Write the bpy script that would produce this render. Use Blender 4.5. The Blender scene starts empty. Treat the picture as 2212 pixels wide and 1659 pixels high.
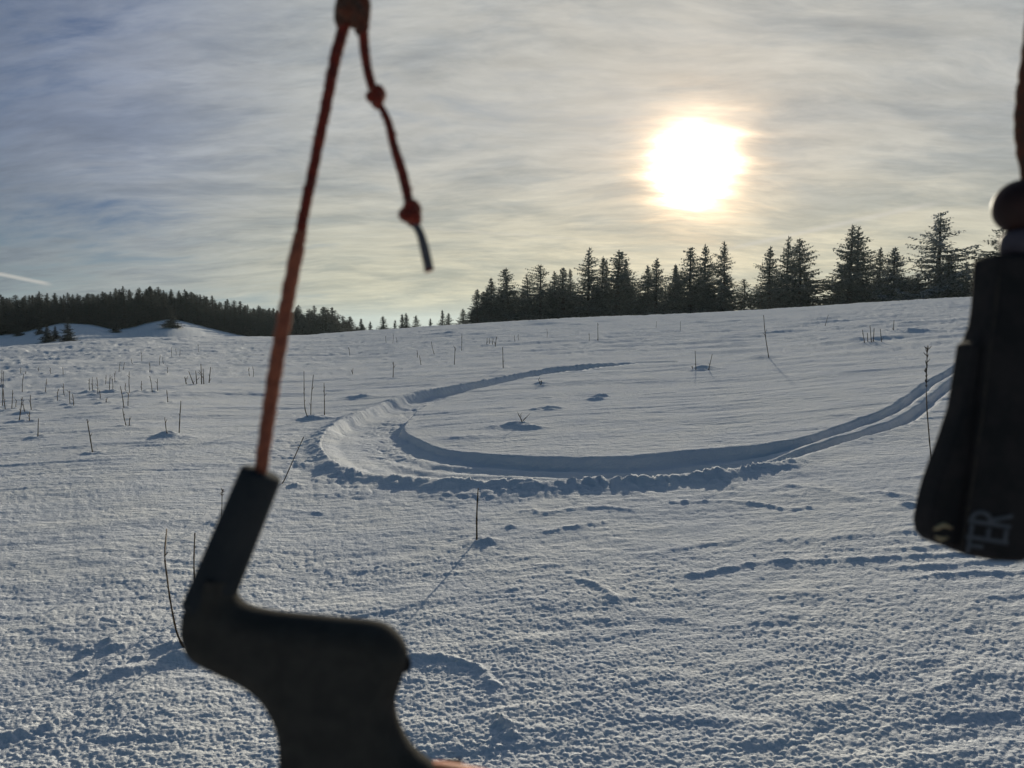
import bpy, math, random
import numpy as np
from mathutils import Vector, Matrix
random.seed(7)
rng = np.random.RandomState(11)
S = bpy.context.scene
C = S.collection

# ------------------------------------------------------------------ camera, sky, sun, exposure
FPX = 773.0
TANP = 59.0 / FPX
PITCH = math.atan(TANP)
EYE = 1.5
cam_d = bpy.data.cameras.new('camera')
cam = bpy.data.objects.new('camera', cam_d)
C.objects.link(cam)
cam.location = (0, 0, EYE)
cam.rotation_euler = (math.radians(90) - PITCH, 0, 0)
cam_d.sensor_width = 36
cam_d.lens = FPX / 1024 * 36
cam_d.clip_start = 0.05
cam_d.clip_end = 9000
cam_d.dof.use_dof = True
cam_d.dof.focus_distance = 14
cam_d.dof.aperture_fstop = 9.0
S.camera = cam

def ray(ux, uy):
    """view ray through a point of the photograph (2212 x 1659 reading grid)"""
    px, py = ux * 1024 / 2212, uy * 1024 / 2212
    dx, dy = (px - 512) / FPX, (384 - py) / FPX
    cp, sp = math.cos(PITCH), math.sin(PITCH)
    return np.array([dx, cp + sp * dy, -sp + cp * dy])

def th_el(ux, uy):
    d = ray(ux, uy)
    return math.atan2(d[0], d[1]), d[2] / math.hypot(d[0], d[1])

sd = ray(1500, 356)
sd = sd / np.linalg.norm(sd)
SUN_EL = math.asin(sd[2])
SUN_AZ = math.atan2(sd[0], sd[1])

S.view_settings.view_transform = 'Standard'
S.view_settings.look = 'None'
S.view_settings.exposure = 0.0
S.view_settings.gamma = 1
S.view_settings.use_curve_mapping = False
S.cycles.max_bounces = 6
S.cycles.use_denoising = True
S.cycles.sample_clamp_indirect = 4

def NT(tree):
    N, L = tree.nodes, tree.links
    def node(t, **kw):
        n = N.new(t)
        for k, v in kw.items():
            setattr(n, k, v)
        return n
    def link(a, b):
        L.new(a, b)
    def setin(n, i, v):
        if hasattr(v, 'is_linked') or isinstance(v, bpy.types.NodeSocket):
            L.new(v, n.inputs[i])
        else:
            n.inputs[i].default_value = v
    def math_(op, a, b=0.0, c=0.0, clamp=False):
        n = N.new('ShaderNodeMath'); n.operation = op; n.use_clamp = clamp
        setin(n, 0, a); setin(n, 1, b)
        if op in ('MULTIPLY_ADD', 'SMOOTH_MIN'): setin(n, 2, c)
        return n.outputs[0]
    def vmath(op, a, b=(0, 0, 0)):
        n = N.new('ShaderNodeVectorMath'); n.operation = op
        setin(n, 0, a); setin(n, 1, b)
        return n.outputs['Value'] if op in ('DOT_PRODUCT', 'LENGTH') else n.outputs[0]
    def mix(f, a, b, mode='MIX'):
        n = N.new('ShaderNodeMix'); n.data_type = 'RGBA'; n.blend_type = mode
        setin(n, 0, f); setin(n, 6, a); setin(n, 7, b)
        return n.outputs[2]
    def ramp(f, pts):
        n = N.new('ShaderNodeValToRGB')
        e = n.color_ramp.elements
        while len(e) > 1: e.remove(e[-1])
        e[0].position = pts[0][0]; e[0].color = pts[0][1]
        for p, c in pts[1:]:
            q = e.new(p); q.color = c
        setin(n, 0, f)
        return n.outputs[0]
    def maprange(v, a, b, c=0.0, d=1.0, smooth=True):
        n = N.new('ShaderNodeMapRange')
        if smooth: n.interpolation_type = 'SMOOTHSTEP'
        for i, q in enumerate((v, a, b, c, d)): setin(n, i, q)
        return n.outputs[0]
    def noise(vec, scale, detail=4.0, rough=0.5, dist=0.0):
        n = N.new('ShaderNodeTexNoise')
        setin(n, 'Vector', vec); n.inputs['Scale'].default_value = scale
        n.inputs['Detail'].default_value = detail; n.inputs['Roughness'].default_value = rough
        n.inputs['Distortion'].default_value = dist
        return n.outputs[0]
    return node, link, math_, vmath, mix, ramp, maprange, noise

W = bpy.data.worlds.new('World'); S.world = W; W.use_nodes = True
W.node_tree.nodes.clear()
node, link, math_, vmath, mix, ramp, maprange, noise = NT(W.node_tree)
tc = node('ShaderNodeTexCoord')
D = vmath('NORMALIZE', tc.outputs['Generated'])
sky = node('ShaderNodeTexSky', sky_type='NISHITA')
sky.sun_disc = False
sky.sun_elevation = SUN_EL
sky.sun_rotation = SUN_AZ
sky.altitude = 1200; sky.air_density = 1.0; sky.dust_density = 0.6; sky.ozone_density = 1.2
cosang = vmath('DOT_PRODUCT', D, tuple(float(v) for v in sd))
ang = math_('MULTIPLY', math_('ARCCOSINE', math_('MINIMUM', cosang, 0.999999)), 180 / math.pi)
sep = node('ShaderNodeSeparateXYZ'); link(D, sep.inputs[0])
zc = math_('MAXIMUM', sep.outputs[2], 0.0)
inv = math_('DIVIDE', 1.0, math_('ADD', zc, 0.22))
comb = node('ShaderNodeCombineXYZ')
link(math_('MULTIPLY', sep.outputs[0], inv), comb.inputs[0])
link(math_('MULTIPLY', sep.outputs[1], inv), comb.inputs[1])
P = comb.outputs[0]                                   # a flat cloud sheet seen in perspective
def mapping(vec, rot, scale, loc=(0, 0, 0)):
    m = node('ShaderNodeMapping')
    link(vec, m.inputs[0]); m.inputs['Rotation'].default_value = (0, 0, math.radians(rot))
    m.inputs['Scale'].default_value = scale; m.inputs['Location'].default_value = loc
    return m.outputs[0]
warp = noise(mapping(P, 0, (0.7, 0.7, 1)), 1.3, 3, 0.5)
warpv = vmath('ADD', P, vmath('SCALE', vmath('SUBTRACT', W.node_tree.nodes[-1].outputs[0], (0.5, 0.5, 0.5))))
n_ = W.node_tree.nodes.new('ShaderNodeTexNoise'); link(P, n_.inputs['Vector']); n_.inputs['Scale'].default_value = 0.9; n_.inputs['Detail'].default_value = 3
sc_ = W.node_tree.nodes.new('ShaderNodeVectorMath'); sc_.operation = 'SCALE'
link(vmath('SUBTRACT', n_.outputs['Color'], (0.5, 0.5, 0.5)), sc_.inputs[0]); sc_.inputs['Scale'].default_value = 0.42
PW = vmath('ADD', P, sc_.outputs[0])
big = noise(mapping(PW, 30, (0.7, 1.3, 1), (3.1, 0.4, 0)), 1.3, 5, 0.55)
streak = noise(mapping(PW, 34, (0.9, 2.1, 1), (1.7, 2.2, 0)), 2.6, 9, 0.62)
fine = noise(mapping(PW, 12, (1.3, 3.6, 1), (7.7, 5.2, 0)), 5.0, 8, 0.65)
cov = math_('ADD', math_('MULTIPLY', big, 0.55), math_('ADD', math_('MULTIPLY', streak, 0.36), math_('MULTIPLY', fine, 0.13)))
near = maprange(ang, 12.0, 60.0, 1.0, 0.0)            # veil thicker towards the sun
mask = maprange(math_('ADD', cov, math_('MULTIPLY', near, 0.15)), 0.425, 0.62)
lowfade = maprange(sep.outputs[2], 0.0, 0.035, 0.25, 1.0)
mask = math_('MULTIPLY', mask, lowfade)
lit = ramp(math_('DIVIDE', ang, 90.0), [(0.0, (6.9, 6.2, 5.3, 1)), (0.12, (5.6, 5.4, 4.9, 1)), (0.3, (4.6, 4.7, 4.6, 1)), (0.42, (3.1, 3.45, 4.2, 1)), (0.6, (1.15, 1.6, 2.5, 1)), (0.8, (0.42, 0.90, 1.30, 1)), (1.0, (0.18, 0.50, 0.85, 1))])
warm = maprange(sep.outputs[2], 0.02, 0.24, 1.0, 0.0)
lit = mix(math_('MULTIPLY', warm, 0.9), lit, mix(1.0, lit, (1.32, 1.23, 0.94, 1), 'MULTIPLY'))
thick = mix(maprange(math_('ADD', math_('MULTIPLY', streak, 0.6), math_('MULTIPLY', big, 0.4)), 0.42, 0.62), lit, mix(1.0, lit, (0.60, 0.655, 0.74, 1), 'MULTIPLY'))
lit = mix(0.78, lit, thick)
fibre = noise(mapping(PW, 27, (1.0, 3.2, 1), (4.4, 8.1, 0)), 5.0, 8, 0.68)
fibre2 = noise(mapping(PW, -20, (1.0, 2.2, 1), (9.4, 1.1, 0)), 2.6, 8, 0.68)
fb = math_('ADD', maprange(fibre, 0.32, 0.70, -0.07, 0.07), maprange(fibre2, 0.32, 0.70, -0.07, 0.07))
fcol = node('ShaderNodeCombineColor')
for i_ in range(3): link(math_('ADD', 1.0, fb), fcol.inputs[i_])
lit = mix(1.0, lit, fcol.outputs[0], 'MULTIPLY')
gapc = ramp(math_('DIVIDE', ang, 90.0), [(0.0, (4.4, 4.2, 3.9, 1)), (0.2, (2.7, 2.9, 3.2, 1)), (0.45, (0.42, 0.75, 1.8, 1)), (0.7, (0.2, 0.6, 1.25, 1)), (1.0, (0.10, 0.36, 0.8, 1))])
# clear air between the clouds: the physical sky, evened out by thin high veil
clear = mix(0.80, sky.outputs[0], gapc)
clear = mix(maprange(sep.outputs[2], 0.0, 0.14, 0.65, 0.0), clear, (3.0, 3.9, 4.1, 1))
col = mix(mask, clear, lit)
farlow = math_('MULTIPLY', maprange(sep.outputs[2], 0.0, 0.30, 0.7, 0.0), maprange(ang, 50.0, 95.0, 0.0, 1.0))
col = mix(farlow, col, (1.7, 2.3, 2.9, 1))
wob = math_('ADD', 1.0, math_('MULTIPLY', math_('SUBTRACT', noise(mapping(PW, 10, (1, 3, 1)), 4.0, 4, 0.6), 0.5), 0.8))
aw = math_('MULTIPLY', ang, wob)
g1 = math_('EXPONENT', math_('MULTIPLY', math_('POWER', math_('DIVIDE', aw, 1.85), 2.0), -1.0))
g2 = math_('EXPONENT', math_('MULTIPLY', math_('DIVIDE', aw, 4.2), -1.0))
core = mix(1.0, g1, (110, 92, 66, 1), 'MULTIPLY')
g3 = math_('EXPONENT', math_('MULTIPLY', math_('POWER', math_('DIVIDE', aw, 4.4), 4.0), -1.0))
halo = mix(1.0, mix(1.0, g2, (2.2, 1.6, 1.0, 1), 'MULTIPLY'), mix(1.0, g3, (3.6, 1.9, 0.5, 1), 'MULTIPLY'), 'ADD')
col = mix(1.0, col, mix(1.0, core, halo, 'ADD'), 'ADD')
# condensation trails: thin lines high in the sky
def trail(p0, p1, width, gain, col):
    a, b = ray(*p0), ray(*p1); a /= np.linalg.norm(a); b /= np.linalg.norm(b)
    n = np.cross(a, b); n /= np.linalg.norm(n); m = a + b; m /= np.linalg.norm(m)
    half = float(np.dot(a, m))
    d = math_('ABSOLUTE', math_('ADD', vmath('DOT_PRODUCT', D, tuple(map(float, n))), math_('MULTIPLY', math_('SUBTRACT', fine, 0.5), 0.0015)))
    k = math_('MULTIPLY', maprange(d, 0.0, width, 1.0, 0.0), maprange(vmath('DOT_PRODUCT', D, tuple(map(float, m))), half, half * .4 + .6, 0.0, 1.0))
    return mix(math_('MULTIPLY', k, gain), col, (6.6, 6.2, 5.6, 1))
col = trail((-60, 580), (118, 616), .0035, .55, col)
col = trail((1540, 545), (2060, 430), .0045, .45, col)
col = trail((840, 488), (1300, 520), .0025, .20, col)
bg = node('ShaderNodeBackground'); bg.inputs[1].default_value = 0.1
link(col, bg.inputs[0])
wo = node('ShaderNodeOutputWorld'); link(bg.outputs[0], wo.inputs[0])

sl = bpy.data.lights.new('sun', 'SUN')
sun = bpy.data.objects.new('sun', sl); C.objects.link(sun)
sl.energy = 4.3; sl.angle = math.radians(0.8); sl.color = (1.0, 0.91, 0.72)
sun.rotation_euler = Vector(sd).to_track_quat('Z', 'Y').to_euler()
sun.location = (20, 60, 40)

# ------------------------------------------------------------------ helpers
def tag(o, label=None, cat=None, group=None, kind=None):
    if label: o['label'] = label
    if cat: o['category'] = cat
    if group: o['group'] = group
    if kind: o['kind'] = kind
    return o

def empty(name, loc, label, cat, group=None):
    o = bpy.data.objects.new(name, None); C.objects.link(o); o.location = loc
    o.empty_display_size = 0.1
    return tag(o, label, cat, group)

def meshobj(name, me, parent=None, loc=None):
    o = bpy.data.objects.new(name, me); C.objects.link(o)
    if parent: o.parent = parent
    if loc is not None: o.location = loc
    return o

def mesh_from(name, V, F, mats, smooth=True, mi=None):
    me = bpy.data.meshes.new(name)
    me.from_pydata([tuple(v) for v in V], [], F)
    for m in mats: me.materials.append(m)
    if mi is not None: me.polygons.foreach_set('material_index', mi)
    if smooth: me.polygons.foreach_set('use_smooth', [True] * len(me.polygons))
    me.update()
    return me

def material(name, color, rough=0.7, spec=0.3, sheen=0.0):
    m = bpy.data.materials.new(name); m.use_nodes = True
    b = m.node_tree.nodes['Principled BSDF']
    b.inputs['Base Color'].default_value = (*color, 1)
    b.inputs['Roughness'].default_value = rough
    b.inputs['Specular IOR Level'].default_value = spec
    if sheen:
        b.inputs['Sheen Weight'].default_value = sheen
        b.inputs['Sheen Roughness'].default_value = 0.4
    return m, b

def textured(name, c1, c2, scale, rough=0.8, spec=0.3, bump=0.0, bscale=None, sheen=0.0, coord='Object'):
    m, b = material(name, c1, rough, spec, sheen)
    node, link, math_, vmath, mix, ramp, maprange, noise = NT(m.node_tree)
    t = node('ShaderNodeTexCoord')
    n = noise(t.outputs[coord], scale, 5, 0.6)
    link(mix(maprange(n, 0.35, 0.65), (*c1, 1), (*c2, 1)), b.inputs['Base Color'])
    if bump:
        bm = node('ShaderNodeBump'); bm.inputs['Strength'].default_value = 1.0; bm.inputs['Distance'].default_value = bump
        link(noise(t.outputs[coord], bscale or scale * 3, 4, 0.6), bm.inputs['Height'])
        link(bm.outputs[0], b.inputs['Normal'])
    return m

# ------------------------------------------------------------------ terrain base shape
SX, SY = 0.0434, 0.027
crest_u = [(-900, 800), (-400, 772), (-150, 759), (0, 755), (70, 746), (175, 736), (280, 731.5), (400, 729.5), (507, 728.7), (595, 728), (665, 725),
           (774, 719), (900, 707), (1000, 700), (1100, 693), (1250, 686), (1490, 679), (1760, 662), (1900, 651), (2110, 639), (2300, 628), (2700, 604)]
ct = np.array([th_el(*p) for p in crest_u])
ang_k = ct[:, 0]; el_k = ct[:, 1]
def rho_c(th):
    return np.interp(th, np.radians([-70, -34, -20, -8, 0, 40, 90]), [50, 60, 75, 95, 108, 108, 90])
def smooth_interp(th, xs, ys, w=0.03):
    r = 0
    for d in (-2, -1, 0, 1, 2):
        r = r + np.interp(th + d * w, xs, ys)
    return r / 5
G_k = el_k + EYE / rho_c(ang_k)
def G(th):
    plane = SX * np.sin(th) + SY * np.cos(th)
    g = smooth_interp(th, ang_k, G_k)
    w = np.clip((np.radians(52) - np.abs(th)) / np.radians(12), 0, 1)
    w = w * w * (3 - 2 * w)
    return plane * (1 - w) + g * w

def ss(x, a, b):
    t = np.clip((x - a) / (b - a), 0, 1)
    return t * t * (3 - 2 * t)

# forest front on the far hill: (u x, u y of the snow edge, u y of the tree tops)
hill_u = [(-700, 740, 640), (-300, 730, 636), (-50, 722, 634), (0, 722, 633), (40, 722, 634), (100, 700, 633), (170, 695, 634), (210, 703, 630), (260, 714, 622), (300, 702, 624),
          (345, 688, 619), (400, 690, 626), (440, 706, 632), (470, 712, 644), (530, 727, 654), (600, 733, 661), (660, 738, 664), (720, 742, 668), (760, 744, 684), (800, 746, 700)]
ht = np.array([(th_el(a, b)[0], th_el(a, b)[1], th_el(a, c)[1]) for a, b, c in hill_u])
RF = 300.0
def z_far(th, r):
    zc = EYE + (G(th) - EYE / rho_c(th)) * rho_c(th)
    rc = rho_c(th)
    zb = EYE + smooth_interp(th, ht[:, 0], ht[:, 1], 0.008) * RF
    # hill side
    k1 = ss(r, rc, rc + 95)
    zv = -9.0
    zh = zc * (1 - k1) + zv * k1
    k2 = ss(r, 195, RF + 10)
    zh = zh * (1 - k2) + zb * k2
    zh = zh + ss(r, RF, RF + 150) * 5.0 - ss(r, 600, 3000) * 40
    # open side: ground falls away behind the crest
    zo = zc - 0.0006 * (r - rc) ** 2 * (r < rc + 60) - (r >= rc + 60) * (2.16 + 0.072 * (r - rc - 60)) * 1.0
    zo = np.maximum(zo, zc - 34 - (r - 500) * 0.004)
    w = ss(th, math.radians(-19), math.radians(-11)) + 0 * r
    w = np.where(th < math.radians(-75), 1.0, w)
    return zh * (1 - w) + zo * w
def base_z(x, y):
    x = np.asarray(x, float); y = np.asarray(y, float)
    r = np.hypot(x, y) + 1e-6; th = np.arctan2(x, y)
    rc = rho_c(th)
    zn = G(th) * r
    blend = ss(r, rc - 4, rc + 14)
    zn2 = G(th) * np.minimum(r, rc)
    zf = z_far(th, np.maximum(r, rc))
    return np.where(r < rc, zn, zf)

def hit(ux, uy):
    """ground point under a point of the reading grid"""
    d = ray(ux, uy)
    t = 1.0
    prev = t
    while t < 700:
        p = d * t
        if EYE + p[2] < float(base_z(p[0], p[1])):
            lo, hi = prev, t
            for _ in range(30):
                m = (lo + hi) / 2; q = d * m
                if EYE + q[2] < float(base_z(q[0], q[1])): hi = m
                else: lo = m
            q = d * hi
            return (float(q[0]), float(q[1]))
        prev = t; t *= 1.01
    q = d * 110
    return (float(q[0]), float(q[1]))

# ------------------------------------------------------------------ noise on arrays
TAB = rng.rand(8, 256, 256).astype(np.float32) * 2 - 1
def vn(x, y, k=0):
    xi = np.floor(x).astype(np.int64); yi = np.floor(y).astype(np.int64)
    fx = x - xi; fy = y - yi
    fx = fx * fx * fx * (fx * (fx * 6 - 15) + 10); fy = fy * fy * fy * (fy * (fy * 6 - 15) + 10)
    T = TAB[k % 8]
    a = T[xi & 255, yi & 255]; b = T[(xi + 1) & 255, yi & 255]
    c = T[xi & 255, (yi + 1) & 255]; d = T[(xi + 1) & 255, (yi + 1) & 255]
    return (a * (1 - fx) + b * fx) * (1 - fy) + (c * (1 - fx) + d * fx) * fy
def fbm(x, y, k=0, o=4, g=0.5):
    s = 0; a = 1; n = 0
    for i in range(o):
        s = s + a * vn(x * 2 ** i + 17.3 * i, y * 2 ** i - 9.1 * i, k + i); n += a; a *= g
    return s / n
def lumps(x, y, k=0):
    """rounded crumbs: 1 at a crumb's top, 0 between crumbs"""
    xi = np.floor(x).astype(np.int64); yi = np.floor(y).astype(np.int64)
    best = np.zeros(x.shape)
    A, B, Rr = TAB[k % 8], TAB[(k + 1) % 8], TAB[(k + 2) % 8]
    for dx in (-1, 0, 1):
        for dy in (-1, 0, 1):
            cx = xi + dx; cy = yi + dy
            ox = cx + 0.5 + 0.42 * A[cx & 255, cy & 255]; oy = cy + 0.5 + 0.42 * B[cx & 255, cy & 255]
            rr = 0.62 + 0.22 * Rr[cx & 255, cy & 255]
            d2 = ((x - ox) ** 2 + (y - oy) ** 2) / rr ** 2
            best = np.maximum(best, np.sqrt(np.clip(1 - d2, 0, 1)) * rr)
    return best

def dist_poly(x, y, poly):
    P = np.array(poly); best = np.full(x.shape, 1e9)
    for i in range(len(P) - 1):
        ax, ay = P[i]; bx, by = P[i + 1]
        dx, dy = bx - ax, by - ay
        L2 = dx * dx + dy * dy + 1e-12
        t = np.clip(((x - ax) * dx + (y - ay) * dy) / L2, 0, 1)
        best = np.minimum(best, (x - ax - t * dx) ** 2 + (y - ay - t * dy) ** 2)
    return np.sqrt(best)
def inside(x, y, poly):
    P = np.array(poly); r = np.zeros(x.shape, bool)
    for i in range(len(P)):
        x0, y0 = P[i - 1]; x1, y1 = P[i]
        c = ((y0 > y) != (y1 > y)) & (x < (x1 - x0) * (y - y0) / (y1 - y0 + 1e-15) + x0)
        r ^= c
    return r
def spline(pts, n=6):
    P = [np.array(p, float) for p in pts]
    P = [2 * P[0] - P[1]] + P + [2 * P[-1] - P[-2]]
    out = []
    for i in range(1, len(P) - 2):
        for j in range(n):
            t = j / n
            out.append(0.5 * ((2 * P[i]) + (-P[i - 1] + P[i + 1]) * t + (2 * P[i - 1] - 5 * P[i] + 4 * P[i + 1] - P[i + 2]) * t * t
                              + (-P[i - 1] + 3 * P[i] - 3 * P[i + 1] + P[i + 2]) * t ** 3))
    out.append(P[-2])
    return [tuple(p) for p in out]

# carved ski turn
inner_u = [(2330, 690), (2200, 725), (2130, 752), (2068, 788), (1998, 828), (1928, 877), (1858, 905), (1788, 929), (1718, 950), (1578, 968), (1438, 980), (1349, 989),
           (1244, 990), (1104, 987), (1016, 980), (946, 967), (904, 950), (876, 934), (874, 921), (887, 904), (915, 880), (981, 855),
           (1069, 832), (1174, 809), (1279, 797), (1384, 786), (1460, 783)]
outer_u = [(2400, 705), (2240, 745), (2120, 795), (2061, 842), (1998, 900), (1928, 930), (1858, 949), (1788, 970), (1730, 992), (1650, 1012), (1550, 1030), (1400, 1043), (1200, 1049),
           (1100, 1051), (1000, 1048), (850, 1040), (780, 1031), (730, 1013), (703, 990), (693, 965), (705, 940), (735, 918), (764, 904), (841, 873), (911, 852),
           (981, 838), (1069, 820), (1174, 802), (1279, 791), (1384, 783), (1460, 781)]
TI = spline([hit(*p) for p in inner_u], 5)
TO = spline([hit(*p) for p in outer_u], 5)
TRACK = TI + TO[::-1]

# drift lips and small ridges: (points in reading grid, height, width)
lips = [([(1490, 1245), (1560, 1232), (1650, 1216), (1800, 1212), (1950, 1203), (2100, 1196), (2300, 1190)], .022, .06),
        ([(1960, 1186), (2050, 1178), (2150, 1170), (2300, 1160)], .02, .07),
        ([(1950, 1225), (2060, 1222), (2150, 1212), (2300, 1210)], .018, .06),
        ([(1980, 1250), (2080, 1240), (2212, 1238), (2300, 1236)], .018, .06),
        ([(1700, 1170), (1800, 1160), (1900, 1155), (2000, 1145)], .010, .10),
        ([(1425, 1195), (1500, 1180), (1600, 1165)], .014, .08),
        ([(890, 1422), (960, 1424), (1010, 1436), (1045, 1455), (1070, 1485)], .020, .045),
        ([(1120, 1106), (1150, 1103), (1175, 1110), (1230, 1102), (1300, 1098), (1360, 1104)], .018, .05),
        ([(1450, 1088), (1550, 1085), (1640, 1090), (1700, 1100), (1760, 1095)], .02, .06),
        ([(1240, 1250), (1290, 1268), (1325, 1298)], .02, .05),
        ([(1180, 1150), (1250, 1138), (1300, 1130)], .02, .06),
        ([(1900, 1066), (1960, 1072), (1990, 1080)], .03, .09),
        ([(1700, 1050), (1780, 1060), (1850, 1078)], .02, .10),
        ([(0, 1598), (60, 1585), (130, 1558)], .03, .06),
        ([(250, 1455), (330, 1436), (400, 1418), (440, 1425)], .03, .08),
        ([(360, 1110), (430, 1095), (500, 1085)], .015, .08),
        ([(580, 1100), (640, 1105), (700, 1112)], .015, .05),
        ([(430, 735), (300, 745), (100, 758), (0, 768)], .20, 1.2),
        ([(0, 800), (90, 792), (150, 786)], .12, 1.0),
        ([(600, 792), (680, 786), (760, 780)], .05, .5),
        ([(1090, 745), (1220, 737), (1300, 735)], .10, .8),
        ([(1150, 700), (1400, 700), (1700, 690), (2000, 680)], .10, 1.2),
        ([(1500, 762), (1700, 752), (1850, 735), (1950, 725), (2100, 718)], .07, .5),
        ([(1800, 712), (1950, 700), (2100, 690)], .08, .6)]
LIPS = [(spline([hit(*p) for p in pts], 3), a, w) for pts, a, w in lips]
# clods and small mounds (reading grid, height, radius)
clods = [(250, 1400, .018, .035), (190, 1408, .018, .022), (180, 1455, .016, .02), (235, 1388, .018, .022), (300, 1424, .016, .02), (1085, 1570, .028, .028), (1105, 1592, .018, .02), (1075, 1556, .024, .018),
         (1052, 1172, .022, .07), (1100, 1140, .02, .04), (640, 1052, .03, .06), (1960, 1090, .018, .05),
         (390, 1400, .03, .07), (1170, 830, .05, .15), (1110, 920, .045, .25), (1150, 925, .04, .12), (1180, 885, .045, .22), (1290, 862, .04, .12),
         (1300, 855, .05, .10), (1010, 943, .02, .3), (780, 860, .05, .25), (980, 722, .1, .5), (1975, 718, .12, .5), (1650, 772, .07, .4), (1890, 743, .08, .5),
         (1500, 798, .06, .3), (1530, 798, .05, .2), (675, 905, .05, .2), (370, 945, .05, .25), (1960, 700, .08, .5), (1600, 742, .06, .4), (1880, 742, .06, .3)]
CL = [(hit(a, b), h, r) for a, b, h, r in clods]

STALK_BASES = []
def height(x, y):
    x = np.asarray(x, float); y = np.asarray(y, float)
    r = np.hypot(x, y); z = base_z(x, y)
    # wind direction: long axis roughly across the slope, lifting to the right
    a = math.radians(9); u = x * math.cos(a) + y * math.sin(a); v = -x * math.sin(a) + y * math.cos(a)
    far = ss(r, 8, 40)
    z = z + (0.018 + 0.05 * far) * fbm(u * 0.35, v * 0.9, 1, 3) * ss(r, 1, 5)
    z = z + 0.14 * ss(r, 20, 60) * fbm(u * 0.06, v * 0.16, 6, 3)
    # wind crust: overlapping thin scarps
    n = fbm(u * 0.9 + 0.5 * fbm(u * 0.8, v * 2, 2, 2), v * 3.6, 3, 4, 0.55)
    z = z + (0.0035 + 0.004 * ss(r, 7, 12) + 0.008 * far) * (1 - np.abs(n) * 2.2) * ss(vn(u * .5, v * .9, 4), -0.5, 0.5)
    n2 = fbm(u * 0.30, v * 1.5, 5, 4, 0.6)
    z = z + (0.010 + 0.03 * far) * ss(n2, 0.10, 0.24) * (0.15 + 0.75 * ss(r, 5, 11))
    n3 = fbm(u * 0.55 + 9, v * 2.2 + 4, 0, 4, 0.6)
    z = z - (0.016 + 0.030 * far) * ss(n3, 0.20, 0.38) * ss(r, 5, 12) * (1 - 0.45 * ss(r, 6, 9) * (1 - ss(r, 18, 28)))
    nearm = r < 16
    if nearm.any():
        X, Y, U, V, Rn = x[nearm], y[nearm], u[nearm], v[nearm], r[nearm]
        patch = 0.75 + 0.5 * fbm(U * 1.6, V * 2.4, 2, 3)
        f1 = 1 - 0.8 * ss(Rn, 4.0, 6.5)
        dz = 0.0072 * f1 * patch * lumps(U / 0.022 + 0.4 * vn(U * 28, V * 28, 1), V / 0.018, 0)
        dz += 0.0048 * (1 - ss(Rn, 3.0, 4.5)) * lumps(U / 0.015, V / 0.013, 3)
        f2 = ss(Rn, 2.6, 5.5) * (1 - 0.7 * ss(Rn, 7.5, 15))
        dz += 0.0072 * f2 * patch * lumps(U / 0.050 + 0.4 * vn(U * 13, V * 13, 2), V / 0.040, 5)
        dz += 0.0055 * fbm(U * 5, V * 8, 4, 4, 0.6) * (1 - 0.6 * ss(Rn, 6, 12))
        dz += 0.006 * (1 - ss(Rn, 3.5, 6)) * ss(fbm(U * 2.2, V * 4.5, 6, 3), 0.05, 0.35)
        z[nearm] += dz
    for poly, h, w in LIPS:
        if h < .05: h = h * .65; w = w * .5
        P = np.array(poly); m = (x > P[:, 0].min() - 5 * w) & (x < P[:, 0].max() + 5 * w) & (y > P[:, 1].min() - 5 * w) & (y < P[:, 1].max() + 5 * w)
        if not m.any(): continue
        xm, ym = x[m], y[m]
        d = dist_poly(xm + w * 0.5 * vn(xm / w * .4, ym / w * .4, 3), ym, poly)
        z[m] += h * np.exp(-(d / w) ** 2) * (0.8 + 0.4 * vn(xm / w * .6, ym / w * .6, 2))
    for (cx, cy), h, rr in CL:
        m = (np.abs(x - cx) < 3 * rr) & (np.abs(y - cy) < 3 * rr)
        if not m.any(): continue
        d2 = ((x[m] - cx) / (rr * 1.2)) ** 2 + ((y[m] - cy) / (rr * .8)) ** 2
        z[m] += h * np.exp(-d2) * (0.75 + 0.6 * fbm(x[m] * 1.6 / rr, y[m] * 1.6 / rr, 4, 3) + 0.5 * lumps(x[m] * 1.5 / rr, y[m] * 1.5 / rr, 2))
    for cx, cy, hh in STALK_BASES:
        rr = 0.05 + hh
        m = (np.abs(x - cx) < 4 * rr) & (np.abs(y - cy) < 4 * rr)
        if not m.any(): continue
        d = np.hypot((x[m] - cx) / 1.5, y[m] - cy) / rr
        z[m] += hh * (np.exp(-(d / 1.0) ** 2) - 1.2 * np.exp(-(d / 0.4) ** 2))
    # ski track
    P = np.array(TRACK)
    m = (x > P[:, 0].min() - 2) & (x < P[:, 0].max() + 2) & (y > P[:, 1].min() - 1.5) & (y < P[:, 1].max() + 2)
    if m.any():
        X, Y = x[m], y[m]
        wx = X + 0.035 * fbm(X * 2.2, Y * 2.2, 1, 4); wy = Y + 0.035 * fbm(X * 2.2, Y * 2.2, 2, 4)
        dI = dist_poly(X + 0.02 * fbm(X * 3, Y * 3, 4, 3), Y + 0.02 * fbm(X * 3, Y * 3, 5, 3), TI); dO = dist_poly(wx, wy, TO)
        ins = inside(X, Y, TRACK)
        wid = dI + dO
        uu = dI / (wid + 1e-6)
        right = ss(X, 2.3, 3.6) * (Y < 16)
        upper = ss(Y, 9.6, 10.8) * (X < 6)
        leftt = ss(-X, 0.2, 2.2)
        Dp = (0.105 - 0.035 * ss(-X, -0.8, 1.2) * (1 - upper) - 0.03 * right + 0.05 * upper) * np.clip(wid / 0.55, 0.45, 1.0)
        
        iw = 0.09 + 0.04 * vn(X * 2, Y * 2, 3); ow = 0.12 + 0.45 * leftt * (1 - upper) * np.clip(wid, 0, 1) + 0.25 * (1 - right) * (1 - upper)
        ow = np.where(upper > 0.5, 0.14, ow)
        prof = ss(dI, 0, iw) * ss(dO, 0, ow)
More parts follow.
